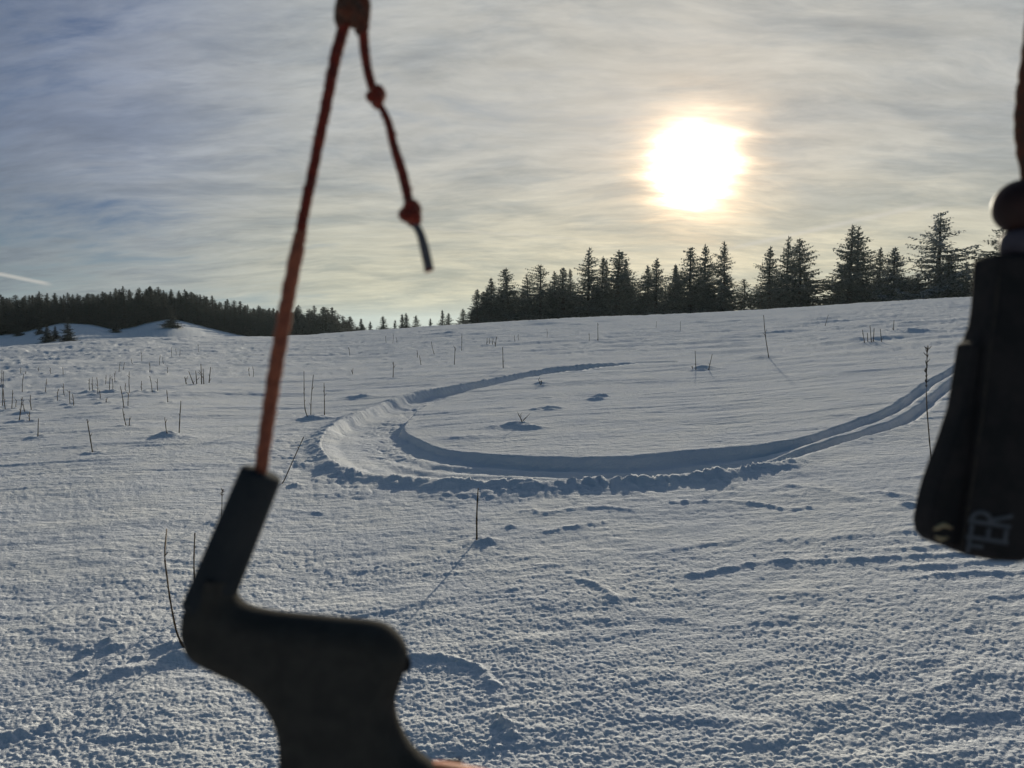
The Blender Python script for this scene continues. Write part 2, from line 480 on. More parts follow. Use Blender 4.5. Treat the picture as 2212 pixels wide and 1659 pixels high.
        floor = -Dp * (1 - 0.30 * uu)
        ridge = right * 0.075 * ss(uu, 0.28, 0.42) * (1 - ss(uu, 0.52, 0.64)) * (0.85 + 0.4 * fbm(X * 5, Y * 5, 3, 3))
        rough = 0.020 * fbm(X * 7, Y * 7, 5, 4, 0.6) * (0.35 + 0.5 * leftt) * (1 - ss(uu, .5, .8) * leftt) + 0.010 * lumps(X * 13, Y * 11, 2) * (0.3 + leftt) * (1 - ss(uu, .5, .75) * leftt) * (1 - right)
        groove = 0.012 * np.sin(uu * 26 + 2 * fbm(X * .8, Y * .8, 1, 2)) * (1 - leftt) * (1 - upper)
        zin = (floor + ridge + rough + groove) * prof
        def one(u_, a_, b_):     # steep far wall, long ramp back up towards the viewer
            return ss(u_, a_, a_ + .07) * (1 - ss(u_, a_ + .12, b_) ** 0.8)
        twin = -0.105 * one(uu, 0.0, .44) - 0.115 * one(uu, .56, 1.0) + 0.010 * fbm(X * 6, Y * 6, 2, 4)
        twin = twin * ss(wid, 0.1, 0.4)
        zin = zin * (1 - right) + twin * right
        bh = 0.050 * (1 - 0.85 * ss(X, 1.8, 3.3)) * (1 + 0.2 * upper) * (1 + 0.2 * leftt) * np.clip(wid / 0.5, 0.2, 1)
        bn = 0.50 + 0.15 * lumps(X * 8, Y * 7, 1) + 0.40 * lumps(X * 15, Y * 13, 4) + 0.30 * lumps(X * 28, Y * 24, 2) + 0.45 * fbm(X * 3, Y * 3, 6, 4)
        berm_in = bh * 0.9 * (0.8 + 0.4 * (bn - .8) * (1 - leftt)) * (1 - ss(dO, 0, 0.10 + 0.15 * leftt))
        clodf = lumps(X * 7.5, Y * 6.5, 4) * ss(vn(X * 3.1, Y * 3.1, 3), -0.3, 0.5) + 1.0 * lumps(X * 15, Y * 13, 6) * ss(vn(X * 4, Y * 4, 7), -0.4, 0.4)
        berm_out = bh * (0.8 + 0.5 * (bn - .8) * (1 - leftt)) * np.exp(-(dO / 0.16) ** 2) + bh * (0.85 - 0.35 * leftt) * np.exp(-dO / (0.36 + 0.2 * leftt)) * clodf * (1 - 0.7 * upper)
        lipI = 0.012 * np.exp(-(dI / 0.10) ** 2) * (0.7 + 0.5 * vn(X * 4, Y * 4, 5))
        out = np.where(dO < dI + 0.0, berm_out, lipI * 1.0)
        fade = 1 - ss(X, 8.5, 11) * 0.5
        sm = np.where(ins, 0.35, 1.0)
        z[m] = z[m] + np.where(ins, zin + berm_in, out) * fade
    return z

# ------------------------------------------------------------------ dry stalks: list first (their snow collars go into the ground)
K1 = lambda x, y: (.35 * x, 497.7 + .35 * y)
K2 = lambda x, y: (718.9 + .35 * x, 470 + .35 * y)
K3 = lambda x, y: (1437.8 + .35 * x, 414.8 + .35 * y)
ID = lambda x, y: (x, y)
LEFTG = 'dry stalks scattered over the left of the snowfield'
MIDG = 'dry stalks dotted over the middle of the snowfield'
# (label, group, grid, [stems: list of (x,y) from base to tip], radius, seedhead)
plants = [
 ('long bowed dry stalk rising beside the left corner of the grey bar end', None, ID, [[(410, 1418), (385, 1375), (370, 1310), (360, 1240), (356, 1200), (360, 1143)]], .0042, 0),
 ('short straight dry stalk standing just left of the grey bar end', None, ID, [[(425, 1330), (421, 1270), (419, 1215), (421, 1152)]], .0042, 0),
 ('small seed-headed weed half hidden behind the grey sleeve', None, ID, [[(477, 1130), (479, 1100), (480, 1057)]], .003, 1),
 ('leaning dry stalk beside the top of the grey sleeve', None, ID, [[(608, 1046), (615, 1035), (635, 990), (656, 944)]], .005, 0),
 ('straight dark cut stalk standing alone in the middle foreground on a snow mound', None, ID, [[(1030, 1168), (1030, 1110), (1033, 1055)]], .0055, 0),
 ('tall thin seed-headed weed in front of the double track beside the black float', None, ID, [[(2015, 1030), (2006, 930), (2001, 850), (2003, 752)]], .0045, 2),
 ('single slightly leaning dry stalk left of the orange cord', None, K1, [[(572, 1375), (555, 1270), (537, 1165)]], .006, 0),
 ('single short dark stalk low on the far left', None, K1, [[(234, 1275), (237, 1160)]], .006, 0),
 ('pair of dry stalks, one hooked, on a dark snow hollow', None, K1, [[(1050, 1280), (1028, 1240), (1017, 1155)], [(1105, 1275), (1110, 1160), (1117, 1055)]], .006, 0),
 ('two short dry stems close together above the hooked pair', None, K1, [[(778, 1205), (765, 1150), (757, 1100)], [(797, 1208), (800, 1150)]], .006, 0),
 ('clump of three tall dry stalks just right of the orange cord', None, K1, [[(1903, 1165), (1880, 1080), (1876, 870)], [(1918, 1165), (1920, 1040), (1934, 880)], [(2003, 1145), (2002, 1040), (2000, 950)]], .0065, 0),
 ('wide clump of six dry stalks in the upper left of the field', None, K1, [[(1195, 950), (1165, 870)], [(1215, 948), (1208, 860)], [(1245, 945), (1240, 820)], [(1258, 945), (1253, 850)], [(1290, 938), (1300, 840)], [(1150, 945), (1140, 900)]], .010, 0),
 ('tall lone dry stalk on the slope right of the sun', None, K3, [[(638, 1028), (622, 930), (612, 850), (605, 760)]], .010, 0),
 ('clump of five upright dry stalks on the right of the slope', None, K3, [[(1230, 945), (1215, 850)], [(1250, 942), (1245, 865)], [(1272, 942), (1262, 815)], [(1282, 940), (1287, 830)], [(1335, 938), (1326, 830)]], .011, 0),
 ('short dry stalk leaning right beside the streaked slope', None, K3, [[(265, 1103), (288, 1000)]], .008, 0),
 ('short straight stalk in a scruffy snow hollow below the sun', None, K3, [[(188, 1105), (182, 980)], [(170, 1100), (165, 1060)]], .008, 0),
 ('thin leaning stalk near the crest under the twin firs', None, K3, [[(985, 825), (1003, 760)]], .012, 0),
 ('faint stalk behind the clump of five on the right', None, K3, [[(1405, 865), (1410, 790)]], .012, 0),
 ('dark stalk above the middle of the curved track', None, K2, [[(1052, 935), (1048, 800)]], .010, 0),
 ('dark stalk on the field left of the curved track top', None, K2, [[(750, 908), (755, 800)]], .010, 0),
 ('thin stalk standing above the left bend of the track', None, K2, [[(372, 995), (375, 890)]], .009, 0),
 ('tuft of four short stems below the small lone firs', None, K2, [[(950, 790), (953, 742)], [(968, 788), (965, 745)], [(985, 790), (990, 745)], [(1003, 800), (1010, 740)]], .013, 0),
 ('tallest thin stalk near the crest below the middle of the fir stand', None, K2, [[(1637, 765), (1635, 650)]], .013, 0),
 ('small twiggy sprig on the island of snow inside the turn', None, K2, [[(1285, 1040), (1270, 1000)], [(1285, 1040), (1290, 1005)], [(1283, 1040), (1315, 1035)]], .006, 0),
 ('bent twig in a dark hollow inside the turn', None, K2, [[(1180, 1290), (1160, 1240), (1145, 1215)], [(1175, 1260), (1200, 1235)]], .006, 0),
]
for x0, y0, x1, y1 in [(15, 1085, 22, 870), (35, 1115, 20, 980), (72, 1105, 78, 985), (100, 1100, 102, 1050), (118, 1180, 138, 1030), (155, 1128, 140, 1060), (195, 1115, 188, 1015),
                       (180, 1182, 183, 1120), (138, 998, 147, 885), (280, 1003, 288, 915), (355, 1055, 360, 980), (398, 1028, 392, 945), (432, 1072, 428, 990), (455, 1092, 447, 1010),
                       (555, 1005, 552, 915), (573, 1005, 570, 905), (605, 1020, 598, 905), (618, 1045, 612, 985), (652, 952, 655, 890), (675, 1005, 680, 890), (695, 1003, 690, 900),
                       (710, 940, 712, 870), (765, 1098, 742, 960), (790, 1090, 795, 1000), (800, 1010, 798, 870), (775, 995, 776, 945), (875, 998, 873, 930), (940, 1005, 925, 900),
                       (975, 1000, 972, 915), (1036, 1063, 1028, 985), (655, 1063, 654, 1040), (735, 870, 742, 810), (760, 860, 768, 815), (820, 830, 812, 790), (985, 835, 990, 770),
                       (1010, 830, 1005, 780), (875, 810, 870, 740), (1060, 780, 1058, 720), (1090, 770, 1085, 725), (1225, 750, 1222, 700), (1110, 785, 1112, 735), (240, 875, 238, 845),
                       (125, 885, 128, 845), (155, 890, 158, 870), (315, 890, 312, 850), (390, 900, 388, 850), (1035, 885, 1032, 840), (925, 870, 920, 810), (5, 960, 12, 860), (1540, 905, 1536, 845), (1562, 912, 1560, 840)]:
    plants.append(('thin dry stalk, one of many scattered on the left of the snowfield', LEFTG, K1, [[(x0, y0), ((x0 + x1) / 2 + random.uniform(-4, 4), (y0 + y1) / 2), (x1, y1)]], .0065, 0))
for x0, y0, x1, y1 in [(123, 972, 125, 930), (545, 912, 535, 850), (522, 865, 520, 820), (628, 850, 608, 765), (795, 825, 797, 715), (1125, 765, 1122, 725), (1145, 760, 1143, 720),
                       (1322, 742, 1322, 690), (1583, 765, 1582, 710), (370, 780, 372, 715), (330, 775, 326, 730), (395, 780, 392, 740), (105, 850, 98, 800), (1995, 680, 1997, 640), (2145, 700, 2147, 640)]:
    plants.append(('thin dry stalk, one of several dotted over the middle of the snowfield', MIDG, K2, [[(x0, y0), ((x0 + x1) / 2 + random.uniform(-3, 3), (y0 + y1) / 2), (x1, y1)]], .008, 0))

placed = []
for label, group, K, stems, rad, seed in plants:
    gs = []
    bx, by = hit(*K(*stems[0][0]))
    STALK_BASES.append((bx, by, 0.004 + 0.0022 * math.hypot(bx, by) * (1 if math.hypot(bx, by) < 25 else .6)))
    for st in stems:
        sx_, sy_ = hit(*K(*st[0]))
        dep = math.hypot(sx_, sy_)
        pts = []
        for i, q in enumerate(st):
            d = ray(*K(*q)); h = math.hypot(d[0], d[1])
            lean = 1 + 0.02 * i * random.uniform(-1, 1) / max(1, dep / 6)
            p = d * (dep * lean / h)
            pts.append(np.array([p[0], p[1], EYE + p[2]]))
        gs.append(pts)
    placed.append((label, group, gs, rad, seed, (bx, by)))

# ------------------------------------------------------------------ materials
snow, sb = material('snow', (0.86, 0.87, 0.89), 0.9, 0.0)
node, link, math_, vmath, mix, ramp, maprange, noise = NT(snow.node_tree)
geo = node('ShaderNodeNewGeometry')
pos = geo.outputs['Position']
n1 = noise(pos, 1.4, 5, 0.6)
n2 = noise(pos, 55.0, 4, 0.65)
link(mix(maprange(n1, 0.35, 0.65), (0.80, 0.82, 0.86, 1), (0.87, 0.875, 0.88, 1)), sb.inputs['Base Color'])
link(maprange(n2, 0.3, 0.7, 0.6, 0.9), sb.inputs['Roughness'])
b1 = node('ShaderNodeBump'); b1.inputs['Strength'].default_value = 1.0; b1.inputs['Distance'].default_value = 0.008
link(noise(pos, 60.0, 4, 0.6), b1.inputs['Height'])
b2 = node('ShaderNodeBump'); b2.inputs['Strength'].default_value = 1.0; b2.inputs['Distance'].default_value = 0.02
mp = node('ShaderNodeMapping'); link(pos, mp.inputs[0]); mp.inputs['Rotation'].default_value = (0, 0, math.radians(-9)); mp.inputs['Scale'].default_value = (1, 2.6, 1)
link(noise(mp.outputs[0], 6.0, 6, 0.6), b2.inputs['Height'])
link(b2.outputs[0], b1.inputs['Normal'])
link(b1.outputs[0], sb.inputs['Normal'])
sb.inputs['Specular Tint'].default_value = (1, 0.97, 0.93, 1)

# ------------------------------------------------------------------ ground sheet
cols = np.concatenate([np.linspace(-180, -50, 50, endpoint=False), np.linspace(-50, -36, 40, endpoint=False),
                       np.linspace(-36, 36, 1040, endpoint=False), np.linspace(36, 50, 40, endpoint=False), np.linspace(50, 180, 50)])
cols = np.radians(cols)
q = np.linspace(1160 / 1.7, 1160 / 25, 620)
q = np.concatenate([np.linspace(1160 / 1.7, 1160 / 8.2, 520, endpoint=False), np.linspace(1160 / 8.2, 1160 / 20, 200, endpoint=False), np.linspace(1160 / 20, 1160 / 25, 14)])
rows = np.concatenate([np.linspace(0.05, 1.65, 12), 1160 / q, np.exp(np.linspace(math.log(25.3), math.log(135), 170)), np.exp(np.linspace(math.log(138), math.log(420), 60)), np.exp(np.linspace(math.log(440), math.log(6000), 24))])
TH, RR = np.meshgrid(cols, rows)
GX = RR * np.sin(TH); GY = RR * np.cos(TH)
GZ = height(GX.ravel(), GY.ravel()).reshape(GX.shape)
nr, nc = GX.shape
co = np.stack([GX, GY, GZ], -1).reshape(-1, 3).astype(np.float32)
idx = np.arange(nr * nc).reshape(nr, nc)
quads = np.stack([idx[:-1, :-1], idx[1:, :-1], idx[1:, 1:], idx[:-1, 1:]], -1).reshape(-1, 4)[:, ::-1]
me = bpy.data.meshes.new('snow_field')
me.vertices.add(len(co)); me.vertices.foreach_set('co', co.ravel())
me.loops.add(quads.size); me.loops.foreach_set('vertex_index', quads.ravel().astype(np.int32))
me.polygons.add(len(quads)); me.polygons.foreach_set('loop_start', np.arange(0, quads.size, 4, dtype=np.int32))
me.polygons.foreach_set('loop_total', np.full(len(quads), 4, np.int32))
me.polygons.foreach_set('use_smooth', np.ones(len(quads), bool))
me.materials.append(snow); me.update(calc_edges=True); me.validate()
ground = meshobj('snow_field', me)
tag(ground, 'wide sloping snowfield with a carved ski turn and wind ripples', kind='structure')
if me.polygons[5000].normal.z < 0:
    me.flip_normals()

# thin volume added to lighten the dark far trees, in place of lens veiling
hz = bpy.data.materials.new('veil_haze'); hz.use_nodes = True
hz.node_tree.nodes.clear()
node, link, math_, vmath, mix, ramp, maprange, noise = NT(hz.node_tree)
pv = node('ShaderNodeVolumePrincipled'); pv.inputs['Color'].default_value = (0.72, 0.90, 1.0, 1)
pv.inputs['Density'].default_value = 0.000075; pv.inputs['Anisotropy'].default_value = 0.45
link(pv.outputs[0], node('ShaderNodeOutputMaterial').inputs['Volume'])
hv = [(x_, y_, z_) for z_ in (-90, 60) for x_, y_ in ((-6050, -6050), (6050, -6050), (6050, 6050), (-6050, 6050))]
hb = meshobj('veil_haze', mesh_from('veil_haze', hv, [(0, 3, 2, 1), (4, 5, 6, 7), (0, 1, 5, 4), (1, 2, 6, 5), (2, 3, 7, 6), (3, 0, 4, 7)], [hz], smooth=False))
tag(hb, 'thin pale hazy volume added over the snowfield to lighten the far trees', kind='stuff')

def gz(x, y):
    return float(height(np.array([x]), np.array([y]))[0])

# ------------------------------------------------------------------ conifers
bark = textured('bark', (0.05, 0.04, 0.032), (0.09, 0.075, 0.06), 6, 0.9, 0.2)
def foliage_mat(name, c1, c2, frost):
    m, b = material(name, c1, 0.75, 0.25)
    node, link, math_, vmath, mix, ramp, maprange, noise = NT(m.node_tree)
    g = node('ShaderNodeNewGeometry'); oi = node('ShaderNodeObjectInfo')
    n = noise(g.outputs['Position'], 0.8, 4, 0.6)
    c = mix(maprange(n, 0.3, 0.7), (*c1, 1), (*c2, 1))
    sp = node('ShaderNodeSeparateXYZ'); link(g.outputs['Normal'], sp.inputs[0])
    f = math_('MULTIPLY', maprange(noise(g.outputs['Position'], 2.2, 4, 0.6), 0.45, 0.65), frost)
    c = mix(f, c, (0.62, 0.66, 0.72, 1))
    link(c, b.inputs['Base Color'])
    tr = node('ShaderNodeBsdfTranslucent'); link(c, tr.inputs[0])
    mx = node('ShaderNodeMixShader'); mx.inputs[0].default_value = 0.22
    link(b.outputs[0], mx.inputs[1]); link(tr.outputs[0], mx.inputs[2])
    link(mx.outputs[0], m.node_tree.nodes['Material Output'].inputs[0])
    return m
fol = foliage_mat('fir_needles', (0.06, 0.08, 0.062), (0.095, 0.105, 0.09), 0.24)
folf = foliage_mat('frosted_needles', (0.06, 0.075, 0.065), (0.10, 0.115, 0.11), 0.75)
folg = foliage_mat('forest_needles', (0.045, 0.052, 0.045), (0.07, 0.062, 0.05), 0.03)
twig = textured('bare_twigs', (0.13, 0.08, 0.05), (0.20, 0.12, 0.07), 3, 0.9, 0.2)

def tube(pts, rads, n=5, cap=True):
    V, F = [], []
    pts = [Vector(p) for p in pts]
    up = Vector((0.13, 0.2, 1)).normalized()
    for i, p in enumerate(pts):
        a = pts[max(i - 1, 0)]; b = pts[min(i + 1, len(pts) - 1)]
        t = (b - a).normalized()
        s = t.cross(up)
        if s.length < 0.05: s = t.cross(Vector((1, 0.1, 0)))
        s.normalize(); w = t.cross(s)
        for k in range(n):
            f = 2 * math.pi * k / n
            V.append(p + (s * math.cos(f) + w * math.sin(f)) * rads[i])
        if i:
            o = (i - 1) * n
            for k in range(n):
                F.append((o + k, o + (k + 1) % n, o + n + (k + 1) % n, o + n + k))
    if cap:
        F.append(tuple(range(n - 1, -1, -1))); F.append(tuple(len(V) - n + k for k in range(n)))
    return V, F

def spruce(seed, H=12.0, R=2.6, dens=1.0, gap=0.15, skirt=0.06, power=0.85, droop=0.5, lop=0.0, forks=0):
    """returns (trunk mesh data, crown mesh data): whorled boughs with hanging twig sprays"""
    r = random.Random(seed)
    lean = [(0, 0, 0)]
    x = y = 0
    n = 9
    for i in range(1, n):
        x += r.uniform(-.06, .06); y += r.uniform(-.06, .06)
        lean.append((x, y, H * i / (n - 1) * 0.985))
    tv, tf = tube([(a, b, c - (0.8 if i == 0 else 0)) for i, (a, b, c) in enumerate(lean)], [0.022 * H * (1 - i / (n - 1)) + 0.02 for i in range(n)], 7)
    V, F = [], []
    def tri(p, d, w, s):
        """a spray: bent kite of two triangles"""
        i = len(V)
        side = d.cross(Vector((r.uniform(-.6, .6), r.uniform(-.6, .6), 1)))
        if side.length < 1e-3: side = Vector((1, 0, 0))
        side = side.normalized() * w
        mid = p + d * s * 0.45 + Vector((0, 0, -0.05 * s))
        V.extend([p, mid + side, p + d * s + Vector((0, 0, -0.25 * s)), mid - side])
        F.append((i, i + 1, i + 2)); F.append((i, i + 2, i + 3))
    def axis(h):
        t = min(h / H, 0.999) * (n - 1); i = int(t); f = t - i
        a, b = lean[i], lean[min(i + 1, n - 1)]
        return Vector((a[0] + (b[0] - a[0]) * f, a[1] + (b[1] - a[1]) * f, h))
    h = H * skirt
    bias = r.uniform(0, 6.28)
    while h < H * 0.985:
        t = h / H
        env = 1.75 * R * ((1 - t) ** (power + .12)) * (0.80 + 0.35 * math.sin(h * 1.7 + seed) * r.uniform(.3, 1)) + 0.10
        if t < 0.12: env *= 0.75 + t * 2
        nb = max(3, int((8 - 4 * t) * dens))
        for b in range(nb):
            if r.random() < gap: continue
            az = r.uniform(0, 6.283)
            L = env * r.choice((0.55, 0.75, 0.9, 1.0, 1.0, 1.15)) * (1 + lop * math.cos(az - bias))
            L = max(L, 0.10); k9 = 0.35 + 0.75 * (1 - t)
            out = Vector((math.cos(az), math.sin(az), 0))
            rise = 0.35 * t ** 2 + 0.05 - droop * (1 - t) * 0.55 + r.uniform(-.1, .1)
            p0 = axis(h + r.uniform(-.1, .1))
            m = max(3, int(L / 0.19))
            prev = p0
            for k in range(1, m + 1):
                s = k / m
                p = p0 + out * L * s + Vector((0, 0, L * (rise * s + 0.22 * max(0, s - .55) ** 1.5 * 2 - 0.10 * s)))
                wv = Vector((-out.y, out.x, 0))
                # bough rib
                i = len(V)
                V.extend([prev + Vector((0, 0, .03)), prev - Vector((0, 0, .03)), p]); F.append((i, i + 1, i + 2))
                spread = (0.50 * (1 - s) + 0.18) * min(1, L / 1.2)
                if s > 0.12:
                    for sg in (-1, 1):
                        d = (out * r.uniform(.4, 1) + wv * sg * r.uniform(.5, 1.1) + Vector((0, 0, r.uniform(-.35, .15)))).normalized()
                        tri(p + Vector((0, 0, r.uniform(-.04, .04))), d, r.uniform(.08, .17) * k9, (spread * r.uniform(.8, 1.7) + 0.12) * k9)
                    if r.random() < 0.65:
                        d = (out * r.uniform(-.1, .4) + Vector((r.uniform(-.3, .3), r.uniform(-.3, .3), -1))).normalized()
                        tri(p, d, r.uniform(.05, .09), r.uniform(.15, .38) * (1.1 - .5 * t))
                prev = p
            tri(prev, (out + Vector((0, 0, .25))).normalized(), .07 * k9, .26 * k9)
        h += r.uniform(.16, .30) * (1.0 if t < .8 else .7)
    # inner dark mass near the stem
    for k in range(int(520 * dens)):
        hh = H * (skirt + (0.95 - skirt) * r.random() ** 1.3); t = hh / H
        az = r.uniform(0, 6.283); q = R * (1 - t) * r.random() * 1.2
        d = Vector((math.cos(az), math.sin(az), r.uniform(-.8, .2))).normalized()
        tri(axis(hh) + d * q, d, .18 * (1 - .5 * t), .6 * (1 - t) + .12)
    for k in range(5):
        d = Vector((r.uniform(-.5, .5), r.uniform(-.5, .5), 1)).normalized()
        tri(axis(H * .965), d, .03, .20)
    tri(axis(H * .97), Vector((0, 0, 1)), .05, .62)
    return (tv, tf), (V, F)

protos = {}
specs = dict(
    dense_a=dict(seed=1, R=2.5, dens=1.3, gap=.05, power=.80), dense_b=dict(seed=2, R=2.2, dens=1.35, gap=.06, power=.9),
    dense_c=dict(seed=3, R=3.0, dens=1.2, gap=.08, power=.75, droop=.6), open_a=dict(seed=4, R=2.7, dens=1.25, gap=.22, power=.8, droop=.25, lop=.25),
    open_b=dict(seed=5, R=2.4, dens=1.3, gap=.18, power=.8, droop=.3, lop=.15), open_c=dict(seed=6, R=2.9, dens=1.15, gap=.28, power=.72, droop=.15, lop=.3),
    slim=dict(seed=7, R=1.7, dens=1.1, gap=.1, power=.9), ragged=dict(seed=8, R=2.6, dens=1.2, gap=.25, power=.6, droop=.1, lop=.35),
    frosted=dict(seed=9, R=2.8, dens=1.5, gap=.03, power=.85, droop=.75))
for k, kw in specs.items():
    (tv, tf), (cv, cf) = spruce(**kw)
    protos[k] = (mesh_from('trunk', tv, tf, [bark]), mesh_from('crown', cv, cf, [folf if k in ('frosted',) else fol], smooth=False), kw['R'])
    if k in ('open_a', 'open_c'):
        mf = protos[k][1].copy(); mf.materials[0] = folf
        protos[k + '_f'] = (protos[k][0], mf, kw['R'])
    print(k, len(cf))

CG = 'conifers standing along the crest of the snowfield'
def crest_tree(name, proto, ux, top, hw, label, group, off=6.0, cat='tree'):
    th, el = th_el(ux, top)
    rho = float(rho_c(th)) + 92 + 2.5 * off
    x, y = rho * math.sin(th), rho * math.cos(th)
    zb = float(base_z(x, y)) - 0.4
    H = EYE + el * rho - zb
    root = empty(name, (x, y, zb), label, cat, group)
    tm, cm, R = protos[proto]
    w = hw * (1024 / 2212) / FPX * rho / R * 2.15
    root.scale = (w, w, H / 12.0)
    root.rotation_euler = (0, 0, random.uniform(0, 6.28))
    meshobj('trunk', tm, root); meshobj('crown', cm, root)
    return root
T2 = lambda x, y: (718.9 + .35 * x, 470 + .35 * y)
crest = [ # proto, x, top (crop grid), half width in reading units, label, offset
 (T2, 'slim', 170, 620, 9, 'small fir at the right end of the dark forest edge', 30),
 (T2, 'dense_b', 228, 640, 8, 'squat little fir beside the end of the dark forest', 32),
 (T2, 'dense_a', 313, 607, 13, 'broad small fir, leftmost of the bigger ones strung along the crest', 25),
 (T2, 'slim', 380, 630, 7, 'tiny slim fir between the broad fir and the twin tops on the crest', 25),
 (T2, 'slim', 426, 592, 9, 'left one of two joined small firs on the crest', 25),
 (T2, 'dense_b', 455, 588, 10, 'right one of two joined small firs on the crest', 24),
 (T2, 'dense_a', 513, 601, 12, 'small triangular fir standing alone under the hanging grey cord end', 25),
 (T2, 'dense_b', 600, 622, 8, 'tiny lone fir furthest from its neighbours on the crest', 26),
 (T2, 'slim', 682, 568, 8, 'pointed small fir touching a rounder one left of the stand', 20),
 (T2, 'dense_c', 712, 588, 11, 'rounder small fir touching a pointed one left of the stand', 20),
 (T2, 'dense_a', 805, 560, 13, 'ragged small fir just left of the fir stand', 14),
 (T2, 'dense_b', 888, 440, 17, 'slim leaning-topped fir at the left end of the stand', 8),
 (T2, 'slim', 940, 432, 15, 'narrow fir second from the left end of the stand', 11),
 (T2, 'dense_b', 983, 372, 19, 'narrow pointed fir left of the first tall fir of the stand', 9),
 (T2, 'dense_a', 1075, 310, 31, 'first tall broad fir of the left part of the stand', 7),
 (T2, 'ragged', 1205, 348, 20, 'ragged flat-topped conifer left of the crooked-topped one', 8),
 (T2, 'ragged', 1282, 290, 27, 'crooked-topped ragged conifer in the left half of the stand', 6),
 (T2, 'open_b', 1362, 330, 20, 'thin conifer right behind the crooked-topped one', 10),
 (T2, 'dense_b', 1422, 307, 27, 'pointed fir left of the gap before the tallest fir of the stand', 7),
 (T2, 'open_b', 1467, 312, 14, 'sparse see-through conifer beside the gap in the stand', 11),
 (T2, 'open_a', 1575, 183, 27, 'tallest layered fir in the left half of the stand', 6),
 (T2, 'slim', 1655, 238, 15, 'slender fir, left of the two thin tops between the tall ones', 10),
 (T2, 'slim', 1692, 252, 12, 'slender fir, right of the two thin tops between the tall ones', 11),
 (T2, 'dense_a', 1760, 200, 40, 'widest dense cone-shaped fir of the stand left of the sun', 6),
 (T2, 'dense_b', 1805, 262, 20, 'fir crowding the right flank of the widest cone-shaped fir', 9),
 (T2, 'open_b', 1940, 293, 22, 'open-branched fir right of the widest one', 8),
 (T2, 'open_b', 2007, 248, 24, 'round-shouldered open fir left of the sun column', 7),
 (T2, 'slim', 2115, 290, 12, 'small thin fir top just left of the tall dense pair under the sun', 9),
 (K3, 'dense_b', 58, 445, 17, 'lower fir on the left flank of the dense pair under the sun', 8),
 (K3, 'dense_a', 158, 333, 32, 'tall dense fir under the sun, left of a pair', 6),
 (K3, 'open_b', 237, 322, 23, 'tall fir under the sun, right of a pair', 8),
 (K3, 'open_a', 372, 300, 24, 'lone evenly layered fir between the pair and the low scrub', 6),
 (K3, 'ragged', 488, 535, 17, 'low spreading conifer beside the bare scrub', 7),
 (K3, 'open_b', 655, 333, 25, 'left and lowest fir of the group of three right of the sun', 7),
 (K3, 'open_a', 750, 272, 25, 'middle fir with the highest tip in the group of three', 8),
 (K3, 'dense_c', 828, 283, 36, 'right and broadest fir in the group of three', 6),
 (K3, 'open_a', 1140, 203, 37, 'big layered twin-topped fir, its left and higher top', 6),
 (K3, 'open_c', 1188, 213, 30, 'big layered twin-topped fir, its right and lower top', 7),
 (K3, 'open_b', 1335, 338, 17, 'slim open fir left of the dense frosted one', 9),
 (K3, 'frosted', 1422, 340, 31, 'dense frost-coated fir with a thin blunt tip', 6),
 (K3, 'dense_c', 1560, 500, 20, 'low dark fir at the left foot of the tallest fir', 8),
 (K3, 'open_c_f', 1685, 122, 44, 'tallest fir on the right, loose tiers with sky showing through', 5),
 (K3, 'frosted', 1745, 385, 32, 'frost-coated sloping fir hugging the tallest one', 4),
 (K3, 'slim', 1870, 422, 15, 'small pointed fir left of the black float', 8),
 (K3, 'dense_c', 1925, 490, 17, 'dark small fir touching the edge of the black float', 8),
 (K3, 'open_c', 2085, 215, 42, 'big open fir mostly hidden behind the black float', 5),
]
for K, proto, cx, cy, hw, label, off in crest:
    ux, uy = K(cx, cy)
    crest_tree('fir_tree', proto, ux, uy, hw, label, CG, off)
# lower firs crowding in behind the stand
for ux in [1030, 1045, 1062, 1085, 1112, 1130, 1148, 1170, 1188, 1205, 1235, 1262, 1288, 1318, 1345, 1362, 1385, 1402, 1430, 1448, 1470, 1488, 1512, 1534, 1560, 1650, 1668, 1690, 1712, 1738, 1838, 1862, 1900, 1985, 2010, 2070]:
    base = np.interp(ux, [1000, 1490, 2110], [700, 679, 639])
    hgt = (random.uniform(46, 82) if ux < 1600 else random.uniform(22, 44)) if ux > 1040 else 36
    crest_tree('fir_tree', random.choice(['dense_b', 'dense_c', 'dense_a']), ux, base - hgt, random.uniform(17, 26), 'lower dark fir filling in behind the taller firs of the crest stand', 'low firs crowded behind the crest stand', random.uniform(10, 16))

# bare shrubs between the firs
def shrub(seed, H):
    r = random.Random(seed); V, F = [], []
    def grow(p, d, L, rad, lev):
        q = p + d * L
        tv, tf = tube([p, (p + q) / 2 + Vector((r.uniform(-.05, .05), r.uniform(-.05, .05), 0)) * L, q], [rad, rad * .8, rad * .6], 3, False)
        o = len(V); V.extend(tv); F.extend([tuple(o + i for i in f) for f in tf])
        if lev == 0: return
        for _ in range(3 if lev > 1 else 4):
            dd = (d + Vector((r.uniform(-.7, .7), r.uniform(-.7, .7), r.uniform(-.1, .5)))).normalized()
            grow(p + d * L * r.uniform(.45, 1), dd, L * r.uniform(.55, .8), rad * .55, lev - 1)
    for _ in range(6):
        grow(Vector((r.uniform(-.3, .3), r.uniform(-.3, .3), -.2)), Vector((r.uniform(-.6, .6), r.uniform(-.6, .6), 1)).normalized(), H * .42, .035, 4)
    return mesh_from('bare_shrub', V, F, [twig])
